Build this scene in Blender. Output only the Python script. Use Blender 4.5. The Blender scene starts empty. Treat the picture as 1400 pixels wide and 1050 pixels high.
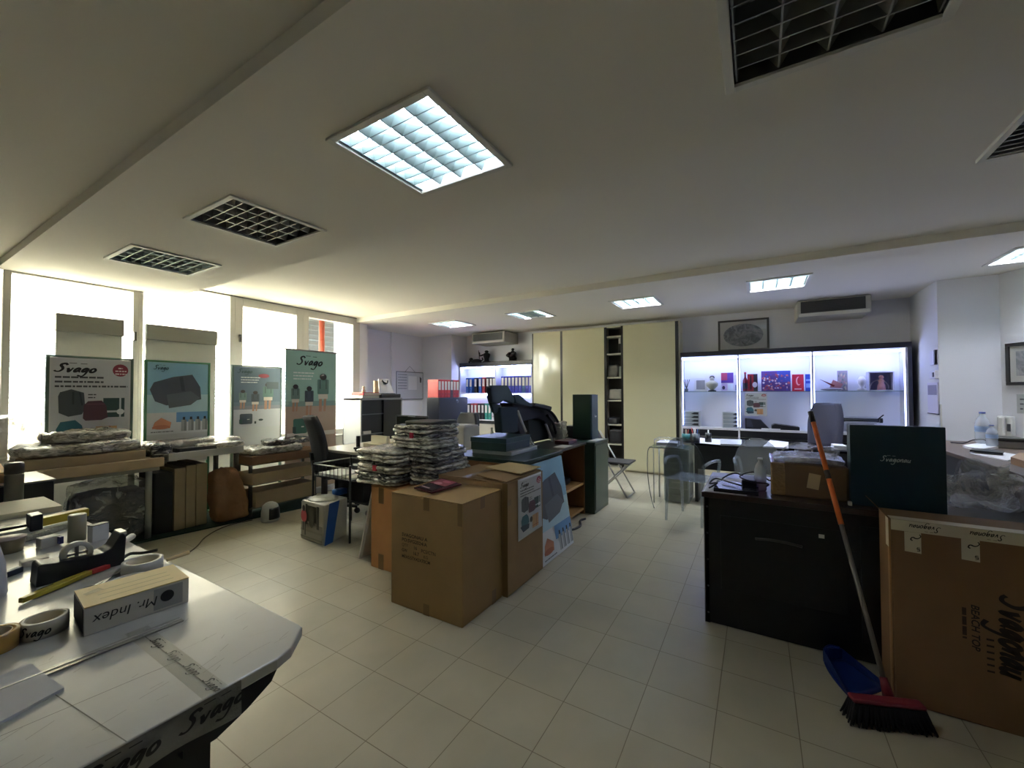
import bpy, bmesh, math, random
from mathutils import Vector, Matrix, noise
S = bpy.context.scene
COL = S.collection
PI = math.pi
random.seed(7)

# ---------------------------------------------------------------- camera (calibrated from the floor tiles)
CH = 1.401
FPX = 559.2
_y, _p, _r = .5397, .0209, -.0032
_F = Vector((math.cos(_y)*math.cos(_p), math.sin(_y)*math.cos(_p), math.sin(_p)))
_R0 = Vector((math.sin(_y), -math.cos(_y), 0))
_U0 = _R0.cross(_F)
_R = _R0*math.cos(_r) + _U0*math.sin(_r)
_U = _U0*math.cos(_r) - _R0*math.sin(_r)
_C = Vector((0, 0, CH))
def P(u, v, **k):
    """point of the room seen at photo pixel (u,v) on the plane x=, y= or z="""
    d = _F + _R*((u-700)/FPX) + _U*((525-v)/FPX)
    (a, val), = k.items()
    i = 'xyz'.index(a)
    return _C + d*((val-_C[i])/d[i])
cam = bpy.data.cameras.new('camera'); co = bpy.data.objects.new('camera', cam); COL.objects.link(co)
cam.sensor_width = 36; cam.lens = FPX/1400*36; cam.clip_start = .02
mm = Matrix.Identity(4)
for i in range(3):
    mm[i][0] = _R[i]; mm[i][1] = _U[i]; mm[i][2] = -_F[i]; mm[i][3] = _C[i]
co.matrix_world = mm
S.camera = co

# ---------------------------------------------------------------- materials
def lin(h):
    h = h.lstrip('#'); o = []
    for i in (0, 2, 4):
        c = int(h[i:i+2], 16)/255
        o.append(c/12.92 if c <= .04045 else ((c+.055)/1.055)**2.4)
    return (*o, 1)
_mc = {}
def M(h, r=.5, m=0., a=1., em=0., bump=0., bs=40., var=0., vs=6., coat=0., spec=.5):
    key = (h, r, m, a, em, bump, bs, var, vs, coat, spec)
    if key in _mc: return _mc[key]
    mt = bpy.data.materials.new('m_'+h.strip('#')); mt.use_nodes = True
    nt = mt.node_tree; b = nt.nodes['Principled BSDF']
    c = lin(h)
    b.inputs['Base Color'].default_value = c
    b.inputs['Roughness'].default_value = r
    b.inputs['Metallic'].default_value = m
    b.inputs['Alpha'].default_value = a
    b.inputs['Specular IOR Level'].default_value = spec
    b.inputs['Coat Weight'].default_value = coat
    if em:
        b.inputs['Emission Color'].default_value = c; b.inputs['Emission Strength'].default_value = em
    if var or bump:
        tc = nt.nodes.new('ShaderNodeTexCoord')
    if var:
        n = nt.nodes.new('ShaderNodeTexNoise'); n.inputs['Scale'].default_value = vs; n.inputs['Detail'].default_value = 5
        nt.links.new(tc.outputs['Object'], n.inputs['Vector'])
        mr = nt.nodes.new('ShaderNodeMapRange'); mr.inputs['From Min'].default_value = .3; mr.inputs['From Max'].default_value = .7
        mr.inputs['To Min'].default_value = 1-var; mr.inputs['To Max'].default_value = 1+var
        nt.links.new(n.outputs['Fac'], mr.inputs['Value'])
        hs = nt.nodes.new('ShaderNodeHueSaturation'); hs.inputs['Color'].default_value = c
        nt.links.new(mr.outputs['Result'], hs.inputs['Value']); nt.links.new(hs.outputs['Color'], b.inputs['Base Color'])
    if bump:
        n = nt.nodes.new('ShaderNodeTexNoise'); n.inputs['Scale'].default_value = bs; n.inputs['Detail'].default_value = 4
        nt.links.new(tc.outputs['Object'], n.inputs['Vector'])
        bp = nt.nodes.new('ShaderNodeBump'); bp.inputs['Strength'].default_value = bump; bp.inputs['Distance'].default_value = .02
        nt.links.new(n.outputs['Fac'], bp.inputs['Height']); nt.links.new(bp.outputs['Normal'], b.inputs['Normal'])
    _mc[key] = mt
    return mt
def clear(name, tint='#ffffff', body=.06, rough=.03, white=None):
    """thin clear sheet: see-through with fresnel gloss, optional milky part"""
    if name in _mc: return _mc[name]
    mt = bpy.data.materials.new(name); mt.use_nodes = True; nt = mt.node_tree
    nt.nodes.clear(); N = nt.nodes.new
    out = N('ShaderNodeOutputMaterial'); t = N('ShaderNodeBsdfTransparent'); t.inputs[0].default_value = lin(tint)
    g = N('ShaderNodeBsdfGlossy'); g.inputs['Roughness'].default_value = rough
    lw = N('ShaderNodeLayerWeight'); lw.inputs['Blend'].default_value = .5
    pw = N('ShaderNodeMath'); pw.operation = 'POWER'; pw.inputs[1].default_value = 4.5
    ma = N('ShaderNodeMath'); ma.operation = 'MULTIPLY_ADD'; ma.inputs[1].default_value = .7; ma.inputs[2].default_value = .045
    nt.links.new(lw.outputs['Facing'], pw.inputs[0]); nt.links.new(pw.outputs[0], ma.inputs[0])
    mx = N('ShaderNodeMixShader'); nt.links.new(ma.outputs[0], mx.inputs[0])
    last = t
    if white:
        d = N('ShaderNodeBsdfDiffuse'); d.inputs[0].default_value = lin(white)
        m2 = N('ShaderNodeMixShader'); m2.inputs[0].default_value = body
        nt.links.new(t.outputs[0], m2.inputs[1]); nt.links.new(d.outputs[0], m2.inputs[2]); last = m2
    nt.links.new(last.outputs[0], mx.inputs[1]); nt.links.new(g.outputs[0], mx.inputs[2])
    nt.links.new(mx.outputs[0], out.inputs[0])
    _mc[name] = mt
    return mt
def film(name, body, col, rough=.12, scale=18., st=.6):
    """crinkled polythene"""
    if name in _mc: return _mc[name]
    mt = clear(name, '#ffffff', body, rough, col); nt = mt.node_tree
    tc = nt.nodes.new('ShaderNodeTexCoord'); n = nt.nodes.new('ShaderNodeTexNoise'); n.inputs['Scale'].default_value = scale; n.inputs['Detail'].default_value = 6
    n.inputs['Distortion'].default_value = 1.2
    bp = nt.nodes.new('ShaderNodeBump'); bp.inputs['Strength'].default_value = st; bp.inputs['Distance'].default_value = .08
    for nd in nt.nodes:
        if nd.type == 'MATH' and nd.operation == 'MULTIPLY_ADD': nd.inputs[2].default_value = .14
    nt.links.new(tc.outputs['Object'], n.inputs['Vector']); nt.links.new(n.outputs['Fac'], bp.inputs['Height'])
    wr = nt.nodes.new('ShaderNodeMapRange'); wr.inputs['From Min'].default_value = .52; wr.inputs['From Max'].default_value = .7; wr.inputs['To Min'].default_value = body*.7; wr.inputs['To Max'].default_value = min(.9, body+.5)
    nt.links.new(n.outputs['Fac'], wr.inputs['Value'])
    for nd in nt.nodes:
        if nd.type == 'MIX_SHADER' and not nd.inputs[0].is_linked: nt.links.new(wr.outputs[0], nd.inputs[0])
    for nd in nt.nodes:
        if nd.type in ('BSDF_GLOSSY', 'BSDF_DIFFUSE'): nt.links.new(bp.outputs['Normal'], nd.inputs['Normal'])
    return mt
def ramp_mat(name, stops, scale=9., rough=.3, coat=.4, bump=.5, dist=1.5, stretch=(1, 1, 1), detail=6):
    if name in _mc: return _mc[name]
    mt = bpy.data.materials.new(name); mt.use_nodes = True; nt = mt.node_tree; b = nt.nodes['Principled BSDF']
    tc = nt.nodes.new('ShaderNodeTexCoord'); mp = nt.nodes.new('ShaderNodeMapping'); mp.inputs['Scale'].default_value = stretch
    n = nt.nodes.new('ShaderNodeTexNoise'); n.inputs['Scale'].default_value = scale; n.inputs['Detail'].default_value = detail
    n.inputs['Distortion'].default_value = dist
    cr = nt.nodes.new('ShaderNodeValToRGB'); e = cr.color_ramp.elements
    while len(e) < len(stops): e.new(.5)
    for k, (p, h) in enumerate(stops): e[k].position = p; e[k].color = lin(h)
    bp = nt.nodes.new('ShaderNodeBump'); bp.inputs['Strength'].default_value = bump; bp.inputs['Distance'].default_value = .03
    nt.links.new(tc.outputs['Object'], mp.inputs[0]); nt.links.new(mp.outputs[0], n.inputs['Vector'])
    nt.links.new(n.outputs['Fac'], cr.inputs[0]); nt.links.new(cr.outputs[0], b.inputs['Base Color'])
    nt.links.new(n.outputs['Fac'], bp.inputs['Height']); nt.links.new(bp.outputs['Normal'], b.inputs['Normal'])
    b.inputs['Roughness'].default_value = rough; b.inputs['Coat Weight'].default_value = coat
    _mc[name] = mt
    return mt

# ---------------------------------------------------------------- mesh builder
class MB:
    def __init__(s): s.v = []; s.f = []; s.fm = []; s.fs = []; s.mats = []; s.c = 0; s.sm = False
    def mat(s, m):
        if isinstance(m, str): m = M(m)
        if m not in s.mats: s.mats.append(m)
        s.c = s.mats.index(m); return s
    def face(s, idx): s.f.append(tuple(idx)); s.fm.append(s.c); s.fs.append(s.sm)
    def add(s, pts):
        n = len(s.v); s.v += [tuple(p) for p in pts]; return n
    def poly(s, pts):
        n = s.add(pts); s.face(range(n, n+len(pts))); return s
    def box(s, x0, y0, z0, x1, y1, z1):
        if x0 > x1: x0, x1 = x1, x0
        if y0 > y1: y0, y1 = y1, y0
        if z0 > z1: z0, z1 = z1, z0
        n = s.add([(x0,y0,z0),(x1,y0,z0),(x1,y1,z0),(x0,y1,z0),(x0,y0,z1),(x1,y0,z1),(x1,y1,z1),(x0,y1,z1)])
        for q in ((3,2,1,0),(4,5,6,7),(0,1,5,4),(1,2,6,5),(2,3,7,6),(3,0,4,7)): s.face([n+i for i in q])
        return s
    def obb(s, c, size, rot=None, rz=0):
        R = rot if rot is not None else Matrix.Rotation(rz, 3, 'Z')
        c = Vector(c); hx, hy, hz = [d/2 for d in size]
        pts = [c + R @ Vector(p) for p in ((-hx,-hy,-hz),(hx,-hy,-hz),(hx,hy,-hz),(-hx,hy,-hz),(-hx,-hy,hz),(hx,-hy,hz),(hx,hy,hz),(-hx,hy,hz))]
        n = s.add(pts)
        for q in ((3,2,1,0),(4,5,6,7),(0,1,5,4),(1,2,6,5),(2,3,7,6),(3,0,4,7)): s.face([n+i for i in q])
        return s
    def prism(s, pts, vec):
        pts = [Vector(p) for p in pts]; vec = Vector(vec); k = len(pts)
        nm = Vector()
        for i in range(k): nm += pts[i].cross(pts[(i+1) % k])
        if nm.dot(vec) > 0: pts = pts[::-1]
        n = s.add(pts + [p+vec for p in pts])
        s.face(range(n, n+k)); s.face([n+k+i for i in reversed(range(k))])
        for i in range(k):
            j = (i+1) % k; s.face((n+i, n+k+i, n+k+j, n+j))
        return s
    def tube(s, pts, r, n=8, closed=False, caps=True):
        pts = [Vector(p) for p in pts]; k = len(pts); old = s.sm; s.sm = True
        rr = r if isinstance(r, (list, tuple)) else [r]*k
        t0 = None; rings = []
        for i in range(k):
            if closed: t = pts[(i+1) % k]-pts[i-1]
            else: t = pts[min(i+1, k-1)]-pts[max(i-1, 0)]
            if t.length < 1e-9: t = Vector((0, 0, 1))
            t.normalize()
            if t0 is None:
                a = t.orthogonal().normalized()
            else:
                a = (a - t*a.dot(t))
                if a.length < 1e-6: a = t.orthogonal()
                a.normalize()
            t0 = t; b = t.cross(a)
            rings.append(s.add([pts[i] + (a*math.cos(2*PI*q/n)+b*math.sin(2*PI*q/n))*rr[i] for q in range(n)]))
        for i in range(k if closed else k-1):
            A, B = rings[i], rings[(i+1) % k]
            for q in range(n): s.face((A+q, A+(q+1) % n, B+(q+1) % n, B+q))
        s.sm = False
        if caps and not closed:
            s.face([rings[0]+q for q in reversed(range(n))]); s.face([rings[-1]+q for q in range(n)])
        s.sm = old
        return s
    def cyl(s, p0, p1, r, n=16): return s.tube([p0, p1], r, n)
    def lathe(s, prof, c, n=20, axis='z', R=None):
        old = s.sm; s.sm = True; c = Vector(c); rings = []
        for r, z in prof:
            ring = []
            for q in range(n):
                a = 2*PI*q/n
                p = Vector((r*math.cos(a), r*math.sin(a), z))
                if axis == 'x': p = Vector((p.z, p.x, p.y))
                if axis == 'y': p = Vector((p.x, p.z, p.y))
                if R is not None: p = R @ p
                ring.append(c+p)
            rings.append(s.add(ring))
        for A, B in zip(rings, rings[1:]):
            for q in range(n):
                f = (A+q, A+(q+1) % n, B+(q+1) % n, B+q)
                s.face(f if axis != 'y' else f[::-1])
        s.sm = old
        return s
    def sph(s, c, r, n=12, m=8, R=None):
        if not isinstance(r, (tuple, list)): r = (r, r, r)
        old = s.sm; s.sm = True; c = Vector(c)
        def pt(i, j):
            a, b = 2*PI*i/n, -PI/2+PI*j/m
            p = Vector((r[0]*math.cos(a)*math.cos(b), r[1]*math.sin(a)*math.cos(b), r[2]*math.sin(b)))
            return c + (R @ p if R is not None else p)
        rings = [s.add([pt(i, j) for i in range(n)]) for j in range(1, m)]
        bt = s.add([pt(0, 0)]); tp = s.add([pt(0, m)])
        for A, B in zip(rings, rings[1:]):
            for i in range(n): s.face((A+i, A+(i+1) % n, B+(i+1) % n, B+i))
        for i in range(n):
            s.face((bt, rings[0]+(i+1) % n, rings[0]+i)); s.face((tp, rings[-1]+i, rings[-1]+(i+1) % n))
        s.sm = old
        return s
    def grid(s, fn, nu, nv, smooth=True):
        old = s.sm; s.sm = smooth
        n = s.add([fn(i/nu, j/nv) for j in range(nv+1) for i in range(nu+1)])
        for j in range(nv):
            for i in range(nu):
                a = n+j*(nu+1)+i; s.face((a, a+1, a+nu+2, a+nu+1))
        s.sm = old
        return s
    def crumple(s, c, size, seed, amp=.012, n=(14, 10, 5), freq=9., rz=0., sag=0., rnd=.35, flat=True):
        """soft crinkled pack: a rounded box pushed about by noise; flat=True keeps its base level"""
        old = s.sm; s.sm = True
        nx, ny, nz = n; c = Vector(c); hx, hy, hz = [d/2 for d in size]
        idx = {}; R = Matrix.Rotation(rz, 3, 'Z'); off = Vector((seed*3.17, seed*1.31, seed*2.7))
        def vid(i, j, k):
            if (i, j, k) in idx: return idx[(i, j, k)]
            p = Vector((-1+2*i/nx, -1+2*j/ny, -1+2*k/nz))
            L = (abs(p.x)**5+abs(p.y)**5+abs(p.z)**5)**.2
            q = p.lerp(p/L if L > 0 else p, rnd*2 if rnd < .5 else 1)
            w = Vector((q.x*hx, q.y*hy, q.z*hz))
            d = noise.noise_vector((w+off)*freq)*amp + noise.noise_vector((w+off)*freq*2.7)*amp*.5
            if k == 0 and flat: d.z = abs(d.z)*.3
            w += d
            if sag: w.z -= sag*(p.x*p.x+p.y*p.y)*.5*(1 if k else 0)
            idx[(i, j, k)] = s.add([c + R @ w]); return idx[(i, j, k)]
        def quad(a, b, cc, d): s.face((vid(*a), vid(*b), vid(*cc), vid(*d)))
        for i in range(nx):
            for j in range(ny):
                quad((i,j,0),(i,j+1,0),(i+1,j+1,0),(i+1,j,0)); quad((i,j,nz),(i+1,j,nz),(i+1,j+1,nz),(i,j+1,nz))
        for i in range(nx):
            for k in range(nz):
                quad((i,0,k),(i+1,0,k),(i+1,0,k+1),(i,0,k+1)); quad((i,ny,k),(i,ny,k+1),(i+1,ny,k+1),(i+1,ny,k))
        for j in range(ny):
            for k in range(nz):
                quad((0,j,k),(0,j,k+1),(0,j+1,k+1),(0,j+1,k)); quad((nx,j,k),(nx,j+1,k),(nx,j+1,k+1),(nx,j,k+1))
        s.sm = old
        return s
    def build(s, name, parent=None, bevel=0., subs=0, local=False, thick=0.):
        me = bpy.data.meshes.new(name)
        o = bpy.data.objects.new(name, me); COL.objects.link(o)
        V = [Vector(v) for v in s.v]
        if parent is not None:
            if not local:
                W = WM[parent.name].inverted(); V = [W @ v for v in V]
            WM[o.name] = WM[parent.name].copy(); o.parent = parent
        else:
            xs = [v.x for v in V]; ys = [v.y for v in V]; zs = [v.z for v in V]
            og = Vector(((min(xs)+max(xs))/2, (min(ys)+max(ys))/2, min(zs)))
            V = [v-og for v in V]; o.location = og; WM[o.name] = Matrix.Translation(og)
        me.from_pydata([tuple(v) for v in V], [], s.f)
        for m in (s.mats or [M('#999999')]): me.materials.append(m)
        me.polygons.foreach_set('material_index', s.fm); me.polygons.foreach_set('use_smooth', s.fs)
        me.update()
        if thick:
            md = o.modifiers.new('thickness', 'SOLIDIFY'); md.thickness = thick; md.offset = 0
        if bevel:
            md = o.modifiers.new('bevel', 'BEVEL'); md.width = bevel; md.segments = 2; md.limit_method = 'ANGLE'
        if subs:
            md = o.modifiers.new('subdivision', 'SUBSURF'); md.levels = subs; md.render_levels = subs
        return o
WM = {}
def mb(m=None):
    b = MB()
    if m is not None: b.mat(m)
    return b
def tag(o, label, cat, group=None):
    o['label'] = label; o['category'] = cat
    if group: o['group'] = group
    return o
def T(name, label, cat, loc=(0, 0, 0), rz=0., group=None):
    o = bpy.data.objects.new(name, None); COL.objects.link(o); o.empty_display_size = .05
    o.location = loc; o.rotation_euler = (0, 0, rz)
    WM[o.name] = Matrix.Translation(Vector(loc)) @ Matrix.Rotation(rz, 4, 'Z')
    return tag(o, label, cat, group)
def st(o): o['kind'] = 'structure'; return o
def dup(root, loc, rz=None, label=None, group=None):
    r = root.copy(); COL.objects.link(r); r.location = loc
    if rz is not None: r.rotation_euler = (0, 0, rz)
    if label: r['label'] = label
    if group: r['group'] = group
    for ch in list(root.children):
        c = ch.copy(); COL.objects.link(c); c.parent = r
        for g in ch.children:
            d = g.copy(); COL.objects.link(d); d.parent = c
    return r

# ---------------------------------------------------------------- flat graphics: (a,b) on a plane -> room
def plane(O, A, B, off=.0012):
    O, A, B = Vector(O), Vector(A).normalized(), Vector(B).normalized(); N = A.cross(B).normalized()
    def f(a, b, k=1): return O + A*a + B*b + N*(off*k)
    f.N = N; f.A = A; f.B = B
    return f
def art(b, f, items, k0=1):
    for k, (h, pts) in enumerate(items):
        b.mat(h if not isinstance(h, str) else M(h, .5)); b.poly([f(x, y, k0+k*.35) for x, y in pts])
def rect(x0, y0, x1, y1): return [(x0, y0), (x1, y0), (x1, y1), (x0, y1)]
def ell(cx, cy, rx, ry, n=20): return [(cx+rx*math.cos(2*PI*i/n), cy+ry*math.sin(2*PI*i/n)) for i in range(n)]
def rrect(x0, y0, x1, y1, r, top=None):
    t = r if top is None else top; o = []
    for cx, cy, a0, q in ((x1-t, y1-t, 0, t), (x0+t, y1-t, 90, t), (x0+r, y0+r, 180, r), (x1-r, y0+r, 270, r)):
        for i in range(5): a = math.radians(a0+22.5*i); o.append((cx+q*math.cos(a), cy+q*math.sin(a)))
    return o
def smooth(pts, n=5):
    o = []; k = len(pts)
    for i in range(k-1):
        p0, p1, p2, p3 = (Vector(pts[max(0, min(k-1, j))]) for j in (i-1, i, i+1, i+2))
        for q in range(n):
            t = q/n
            o.append(.5*((2*p1)+(p2-p0)*t+(2*p0-5*p1+4*p2-p3)*t*t+(3*p1-p0-3*p2+p3)*t**3))
    o.append(Vector(pts[-1])); return o
GL = {
 'S': (1.35, [[(1.15,1.6),(.85,1.95),(.4,1.8),(.35,1.45),(.62,1.05),(.7,.6),(.4,.12),(0,.08),(-.3,.3)]]),
 'v': (.9, [[(0,.95),(.14,.5),(.22,.05),(.45,.45),(.68,1.0)]]),
 'a': (1.05, [[(.75,.8),(.45,.95),(.12,.55),(.15,.08),(.45,.25),(.75,.85),(.68,.2),(.9,.05)]]),
 'g': (1.05, [[(.75,.8),(.45,.95),(.12,.55),(.15,.12),(.45,.25),(.78,.9),(.62,-.3),(.25,-.95),(-.4,-.75)]]),
 'o': (1.0, [[(.45,.95),(.12,.6),(.15,.1),(.5,.05),(.78,.45),(.65,.9),(.4,.92),(.35,.75)]]),
 'n': (.95, [[(.02,.95),(.12,.5),(.05,0)], [(.1,.45),(.4,.95),(.65,.8),(.58,.05),(.8,.1)]]),
 'u': (1.0, [[(.1,.95),(.05,.25),(.3,.02),(.6,.4),(.7,.95)], [(.7,.95),(.62,.1),(.85,.05)]]),
}
def logo(b, f, x, y, xh, word='Svago', w=.22, bars=True, k=3, sx=1.):
    """hand-brushed script word drawn as ribbons; x,y = start of the baseline"""
    cx = 0.
    for ch in word:
        adv, strokes = GL[ch]
        for stt in strokes:
            q = smooth([(p[0], p[1], 0) for p in stt], 5); L = []; Rr = []
            for i in range(len(q)):
                t = (q[min(i+1, len(q)-1)]-q[max(i-1, 0)]); t.normalize()
                nn = Vector((-t.y, t.x, 0))*w*(.42+.3*abs(math.sin(3*i/len(q)+.6)))
                L.append(q[i]+nn); Rr.append(q[i]-nn)
            def mp(p): return f(x+(cx+p.x+.22*p.y)*xh*sx, y+p.y*xh, k)
            for i in range(len(q)-1):
                b.poly([mp(Rr[i]), mp(Rr[i+1]), mp(L[i+1]), mp(L[i])])
        cx += adv
    if bars:
        for a0, a1, yy in ((.5, 1.5, 2.05), (2.0, 2.9, 1.95)):
            b.poly([f(x+(1.2+a0)*xh*sx, y+yy*xh, k), f(x+(1.2+a1)*xh*sx, y+yy*xh, k), f(x+(1.2+a1)*xh*sx, y+(yy+.12)*xh, k), f(x+(1.2+a0)*xh*sx, y+(yy+.12)*xh, k)])
    return cx*xh*sx
_txt = {}
def text(b, f, s, x, y, h, k=3, shear=0., sx=1., align='LEFT', bold=0.):
    key = (s, shear, bold, align)
    if key not in _txt:
        cu = bpy.data.curves.new('t', 'FONT'); cu.body = s; cu.size = 1; cu.shear = shear; cu.offset = bold; cu.align_x = align
        cu.resolution_u = 3
        o = bpy.data.objects.new('t', cu); COL.objects.link(o)
        dg = bpy.context.evaluated_depsgraph_get()
        me = bpy.data.meshes.new_from_object(o.evaluated_get(dg))
        _txt[key] = ([v.co.copy() for v in me.vertices], [tuple(p.vertices) for p in me.polygons])
        bpy.data.objects.remove(o); bpy.data.curves.remove(cu); bpy.data.meshes.remove(me)
    V, Fc = _txt[key]
    n = b.add([f(x+v.x*h*1.38*sx, y+v.y*h*1.38, k) for v in V])
    for q in Fc: b.face([n+i for i in q])
def blur_text(b, f, x, y, w, h, seed, k=2):
    """a line of print too small to read: short dashes the length of words"""
    rnd = random.Random(seed); cx = x
    while cx < x+w-.2*h:
        L = min(rnd.uniform(.8, 3.4)*h, x+w-cx)
        b.poly([f(cx, y, k), f(cx+L, y, k), f(cx+L, y+h, k), f(cx, y+h, k)]); cx += L+.45*h
# ================================================================ SETTING
WY = 6.05           # window wall
ZM, ZP, ZB = 2.72, 2.57, 2.68   # main ceiling, dropped panel, rear ceiling
XB = 7.55
plaster = M('#d9d5cb', .85, bump=.05, bs=120, spec=.2)
ceilm = M('#e2ded4', .9, bump=.04, bs=150, spec=.15)
wallm = M('#dcdce0', .8, bump=.05, bs=120, spec=.2)

# floor
fm = bpy.data.materials.new('floor_tiles'); fm.use_nodes = True
nt = fm.node_tree; b = nt.nodes['Principled BSDF']
tc = nt.nodes.new('ShaderNodeTexCoord'); mp = nt.nodes.new('ShaderNodeMapping'); mp.inputs['Location'].default_value = (-.233, -.171, 0)
br = nt.nodes.new('ShaderNodeTexBrick'); br.offset = 0; br.squash = 1
for k, v in (('Scale', 1), ('Mortar Size', .0022), ('Mortar Smooth', .3), ('Brick Width', .3), ('Row Height', .3), ('Bias', 0)): br.inputs[k].default_value = v
br.inputs['Color1'].default_value = lin('#b2ac95'); br.inputs['Color2'].default_value = lin('#aca690'); br.inputs['Mortar'].default_value = lin('#7c735c')
nz = nt.nodes.new('ShaderNodeTexNoise'); nz.inputs['Scale'].default_value = 3; nz.inputs['Detail'].default_value = 8
hs = nt.nodes.new('ShaderNodeHueSaturation'); mr = nt.nodes.new('ShaderNodeMapRange')
mr.inputs['From Min'].default_value = .35; mr.inputs['From Max'].default_value = .65; mr.inputs['To Min'].default_value = .93; mr.inputs['To Max'].default_value = 1.05
bp = nt.nodes.new('ShaderNodeBump'); bp.inputs['Strength'].default_value = .4; bp.inputs['Distance'].default_value = .003; bp.invert = True
L = nt.links.new
L(tc.outputs['Object'], mp.inputs[0]); L(mp.outputs[0], br.inputs['Vector']); L(tc.outputs['Object'], nz.inputs['Vector'])
L(nz.outputs['Fac'], mr.inputs['Value']); L(mr.outputs[0], hs.inputs['Value']); L(br.outputs['Color'], hs.inputs['Color'])
L(hs.outputs[0], b.inputs['Base Color']); L(br.outputs['Fac'], bp.inputs['Height']); L(bp.outputs[0], b.inputs['Normal'])
b.inputs['Roughness'].default_value = .33
X0, X1, Y0, Y1 = -1.6, 7.75, -2.8, 6.75
me = bpy.data.meshes.new('floor'); fo = bpy.data.objects.new('floor', me); COL.objects.link(fo)
q = mb(fm).box(X0, Y0, -.12, X1, Y1, 0); me.from_pydata(q.v, [], q.f); me.materials.append(fm); st(fo)

def slab(name, m, x0, x1, y0, y1, z0, z1, holes=()):
    xs = sorted({x0, x1, *[h[0] for h in holes], *[h[1] for h in holes]}); ys = sorted({y0, y1, *[h[2] for h in holes], *[h[3] for h in holes]})
    xs = [x for x in xs if x0 <= x <= x1]; ys = [y for y in ys if y0 <= y <= y1]
    q = mb(m)
    for a, bb in zip(xs, xs[1:]):
        for c, d in zip(ys, ys[1:]):
            cx, cy = (a+bb)/2, (c+d)/2
            if any(h[0] < cx < h[1] and h[2] < cy < h[3] for h in holes): continue
            q.box(a, c, z0, bb, d, z1)
    return st(q.build(name))
PL = [(1.465, -.225), (1.465, 1.37), (1.5, 2.94), (1.5, 4.47)]
BL = [(5.93, 4.84), (5.9, 3.17), (5.9, 1.46), (5.74, -.22), (5.72, -2.3)]
hh = .29
slab('ceiling', ceilm, X0, .78, Y0, WY+.02, 2.635, ZM+.3)
slab('ceiling', ceilm, .78, 2.14, Y0, WY+.02, ZP, ZP+.45, [(x-hh, x+hh, y-hh, y+hh) for x, y in PL])
VENT = (2.72, 3.32, -1.72, -1.12)
slab('ceiling', ceilm, 2.14, 4.75, Y0, WY+.02, ZM, ZM+.3, [VENT])
slab('ceiling', ceilm, 5.06, X1, Y0, Y1, ZB, ZB+.34, [(x-hh, x+hh, y-hh, y+hh) for x, y in BL])
q = mb(ceilm).box(4.75, Y0, 2.645, 5.06, Y1-.1, 3.02); st(q.build('trim_1', bevel=.004))

# walls
q = mb(plaster)
q.box(X0, WY, 0, .80, WY+.25, 3.02)                # left of the shop window
q.box(.80, WY, 0, 4.82, WY+.2, .72)                # low wall under the glass
st(q.build('wall_left'))
q = mb(wallm)
q.box(4.82, WY, 0, 5.0, 6.6, 3.02)
q.box(4.82, 6.6, 0, 7.2, Y1, 3.02)
q.box(7.0, 5.74, 0, X1, 6.6, 3.02)                 # jog to the alcove
q.box(6.05, 6.56, 0, 6.17, 6.6, 3.02)              # pilaster
q.box(5.32, 6.57, 0, 5.42, 6.6, 3.02)
q.box(XB, -1.8, 0, X1, 5.74, 3.02)
q.box(6.57, -2.3, 0, X1, -1.8, 3.02)               # pier beside the cabinets
q.prism([(6.57, -2.29, 0), (X1, -2.29, 0), (X1, -2.85, 0), (5.8, -2.85, 0), (5.8, -2.70, 0)], (0, 0, 3.02))
st(q.build('wall_back'))
q = mb(wallm).box(X0, Y0-.15, 0, X1, -2.70, 3.02); st(q.build('wall_right'))
q = mb(plaster).box(X0-.15, Y0-.15, 0, X0, WY+.25, 3.02); st(q.build('wall_front'))
q = mb(M('#c9c6bd', .7)).box(6.55, -1.812, 0, 6.585, -1.80, 1.25); st(q.build('trim_2'))

q = mb(M('#b5b3aa', .5)).box(.80, 5.93, .69, 4.82, 6.03, .72); st(q.build('trim_4', bevel=.004))
# shop window: four bays
alu = M('#b9b7ae', .45, .1); dark = M('#6d6a60', .5)
pane = clear('window_glass', '#f4f7f4', rough=.01)
def window(n, x0, x1, z0, z1, fl, fr, ft, fb, rail=None):
    q = mb(alu); y0, y1 = WY-.02, WY+.09
    q.box(x0, y0, z0, x0+fl, y1, z1); q.box(x1-fr, y0, z0, x1, y1, z1)
    q.box(x0+fl, y0, z1-ft, x1-fr, y1, z1); q.box(x0+fl, y0, z0, x1-fr, y1, z0+fb)
    if rail: q.box(x0+fl, y0+.02, rail-.02, x1-fr, y1-.02, rail+.02)
    w = st(q.build('window_%d' % n, bevel=.004))
    mb(pane).box(x0+fl, WY+.03, z0+fb, x1-fr, WY+.036, z1-ft).build('pane', w)
    return w
w1 = window(1, .82, 1.80, .72, ZP, .05, .05, .02, .06)
w2 = window(2, 1.80, 2.80, .72, ZM, .04, .06, .02, .06)
w3 = window(3, 2.80, 3.77, .72, ZM-.012, .10, .11, .11, .08)
w4 = window(4, 3.77, 4.82, .72, ZM-.012, .09, .14, .11, .08)
for w, x, z in ((w1, 1.765, 2.05), (w3, 2.86, 2.15)):
    mb(M('#55534b', .5)).box(x-.012, WY-.05, z-.05, x+.012, WY-.018, z+.05).build('handle', w, bevel=.004)
q = mb(dark).box(2.16, WY-.03, ZM-.014, 4.80, WY-.005, ZM-.002); st(q.build('trim_3'))

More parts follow.
